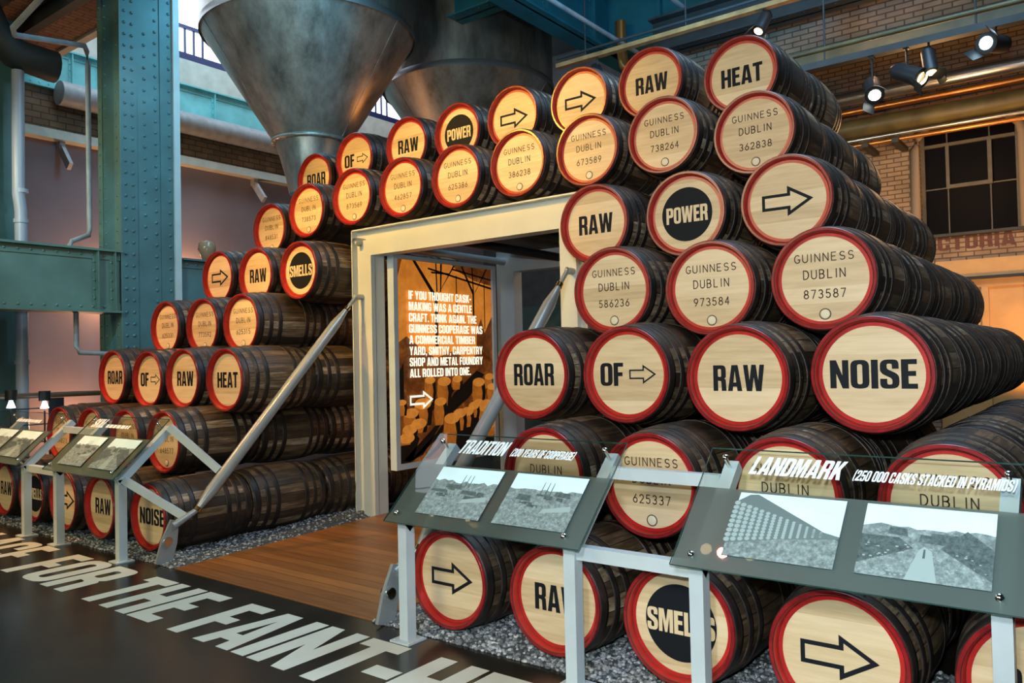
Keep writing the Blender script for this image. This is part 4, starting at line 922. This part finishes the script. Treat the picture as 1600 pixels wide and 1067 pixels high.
for x in (-1.6,0,1.6): MB().tube([(x,0,.03),(x,0,1.6)],.012,6).build('hanger',M_SOOT,t)
t=empty('lighting_truss',(3.4,6.5,5.12),'dark lighting bar on the right carrying lit spotlights','lighting track')
MB().box((-1.8,-.06,-.03),(2.6,.06,.05)).build('beam',M_SOOT,t); MB().tube([(-1.8,0,.20),(2.6,0,.20)],.03,10).build('cable_tube',M_OLIVE,t)
for x in (-1.2,.4,1.9): MB().tube([(x,0,.05),(x,0,1.7)],.012,6).build('hanger',M_SOOT,t)
spot('spotlight with glowing white lens, lowest on the right lighting bar',(2.73,6.5,4.72),(.25,-.72,-.66),M_LAMPW,1.15,.36)
spot('tilted spotlight with warm lit barn doors, second on the right lighting bar',(3.10,6.5,4.80),(.75,-.35,-.5),M_LAMPY,1.25,.30)
spot('downward spotlight with warm ring of light, third on right lighting bar',(3.33,6.5,4.90),(.15,-.25,-.95),M_LAMPY,.95,.22)
spot('spotlight with bluish white lens near the upper right corner',(3.98,6.5,4.92),(-.35,-.92,-.15),M_LAMPB,1.2,.20)
spot('small warm-lit spotlight just above the HEAT cask of the topmost row',(1.46,6.5,5.86),(-.25,-.5,-.85),M_LAMPY,.95,.19)
spot('unlit black spotlight hanging left of the topmost RAW cask',(-1.0,6.5,5.76),(.45,-.3,-.8),None,1.2,.28)

# ------------------------------------------------------------------ brick wall at the back right, window, sign, door, ducts
WB=11.0
mb=MB(); mb.box((-2.6,WB,0),(2.40,WB+.4,8.6)); mb.box((3.80,WB,0),(9.5,WB+.4,8.6)); mb.box((2.40,WB,3.05),(3.80,WB+.4,3.50)); mb.box((2.40,WB,5.25),(3.80,WB+.4,8.6)); mb.box((2.4,WB,0),(2.6,WB+.4,3.05))
struct(mb.build('wall_back',M_BRICK))
struct(MB().box((-16,16,0),(-2.4,16.3,10.6)).build('wall_far',M_SOOT))
struct(MB().box((9.3,-9,0),(9.5,17,10.6)).build('wall_right',M_SOOT))
struct(MB().box((-16,-9.2,0),(9.5,-9,10.6)).build('wall_front',M_SOOT))
mb=MB(); put_text(mb,'VICTORIA',lambda x,z:(x,WB-.004,z+3.235),.235,x0=2.34,width=1.375,gap=.07); mb.build('lettering',M_SIGN,bpy.data.objects['wall_back'])
w1=struct(MB().box((2.40,WB+.22,3.50),(3.80,WB+.25,5.25)).build('window_2',M_PANE))
mb=MB()
for a,b in (((2.40,WB+.17,3.50),(2.46,WB+.22,5.25)),((3.74,WB+.17,3.50),(3.80,WB+.22,5.25)),((2.46,WB+.175,3.5),(3.74,WB+.22,3.53)),((2.77,WB+.15,4.26),(2.82,WB+.22,4.965)),((3.36,WB+.15,4.26),(3.42,WB+.22,4.965)),((2.82,WB+.155,4.265),(3.36,WB+.22,4.325)),((2.46,WB+.19,4.27),(2.77,WB+.21,4.29)),((3.42,WB+.19,4.27),(3.74,WB+.21,4.29)),((2.78,WB+.19,3.53),(2.80,WB+.21,4.26)),((3.38,WB+.19,3.53),(3.40,WB+.21,4.26)),((2.46,WB+.15,4.965),(3.74,WB+.21,5.015)),((2.78,WB+.19,5.015),(2.80,WB+.21,5.25)),((3.38,WB+.19,5.015),(3.40,WB+.21,5.25))): mb.box(a,b)
mb.build('window_frame',simple('weathered_window_bar',(.11,.105,.095),.6,var=.2),w1)
# rounded brick jambs
for x,s in ((2.40,-1),(3.80,1)):
    mb=MB(); mb.tube([(x+s*.06,WB-.01,3.5),(x+s*.06,WB-.01,4.95),(x+s*.03,WB-.01,5.12),(x-s*.12,WB-.01,5.28)],.075,14); mb.build('jamb_moulding',simple('jamb_stone',(.30,.24,.19),.7),w1)
MB().box((2.32,WB-.08,3.455),(3.9,WB+.05,3.50)).build('sill',M_SOOT,w1)
d1=struct(MB().box((2.6,WB+.12,0),(6.2,WB+.18,3.05)).build('door_1',M_ORANGEW))
mb=MB(); mb.box((2.6,WB-.03,2.78),(6.2,WB+.14,3.06)); mb.build('door_header',M_ORANGEW,d1)
MB().box((2.6,WB-.06,2.745),(6.2,WB+.10,2.785)).build('door_lintel',M_DARK,d1)
mb=MB()
for x in (3.22,3.95,4.7): mb.box((x,WB+.06,.05),(x+.10,WB+.13,2.62))
mb.box((2.6,WB+.065,2.62),(6.2,WB+.13,2.75)); mb.build('door_stile',M_ORANGEW,d1)
def duct(name,label,y,z,r,m,x0=-.5,x1=8): tag(MB().tube([(x0,y,z),(x1,y,z)],r,20).build(name,m),label,'duct')
duct('round_duct','silver round duct high across the brick wall',10.55,5.88,.115,M_SILVER)
duct('orange_lit_pipe','thicker orange-lit pipe below the silver duct on the brick wall',10.75,5.70,.055,M_ORPIPE)
duct('orange_lit_pipe','thinner orange-lit pipe just above the olive duct',10.75,5.55,.035,M_ORPIPE)
duct('round_duct','broad olive green duct across the brick wall above the window',10.5,5.34,.155,M_OLIVE)
duct('steel_pipe','thin bright steel pipe under the olive duct',10.45,5.13,.03,M_SILVER)
duct('orange_lit_pipe','lowest orange-lit pipe directly above the dark window',10.5,5.05,.035,M_ORPIPE)
for x,w in ((1.75,'left of the window'),(2.2,'nearest the window'),):
    tag(MB().box((x-.05,10.25,4.95),(x+.05,WB,5.02)).build('duct_bracket',M_DARK),'dark bracket holding the ducts '+w,'bracket')
# dark soot-covered beam and pale brick spandrel across the top right
struct(MB().box((-.6,8.0,5.80),(9.3,8.35,6.9)).build('trim_6',M_BRICK))
xgirder('soot_beam','dark sooty beam across the top right above the brick band',7.5,-.6,9.3,6.22,6.75,M_SOOT,fl=.16,cat='beam')
tag(MB().box((-.4,7.75,5.60),(9.3,7.95,5.78)).build('timber_beam',M_OLIVE),'olive timber beam directly under the pale brick band','beam')
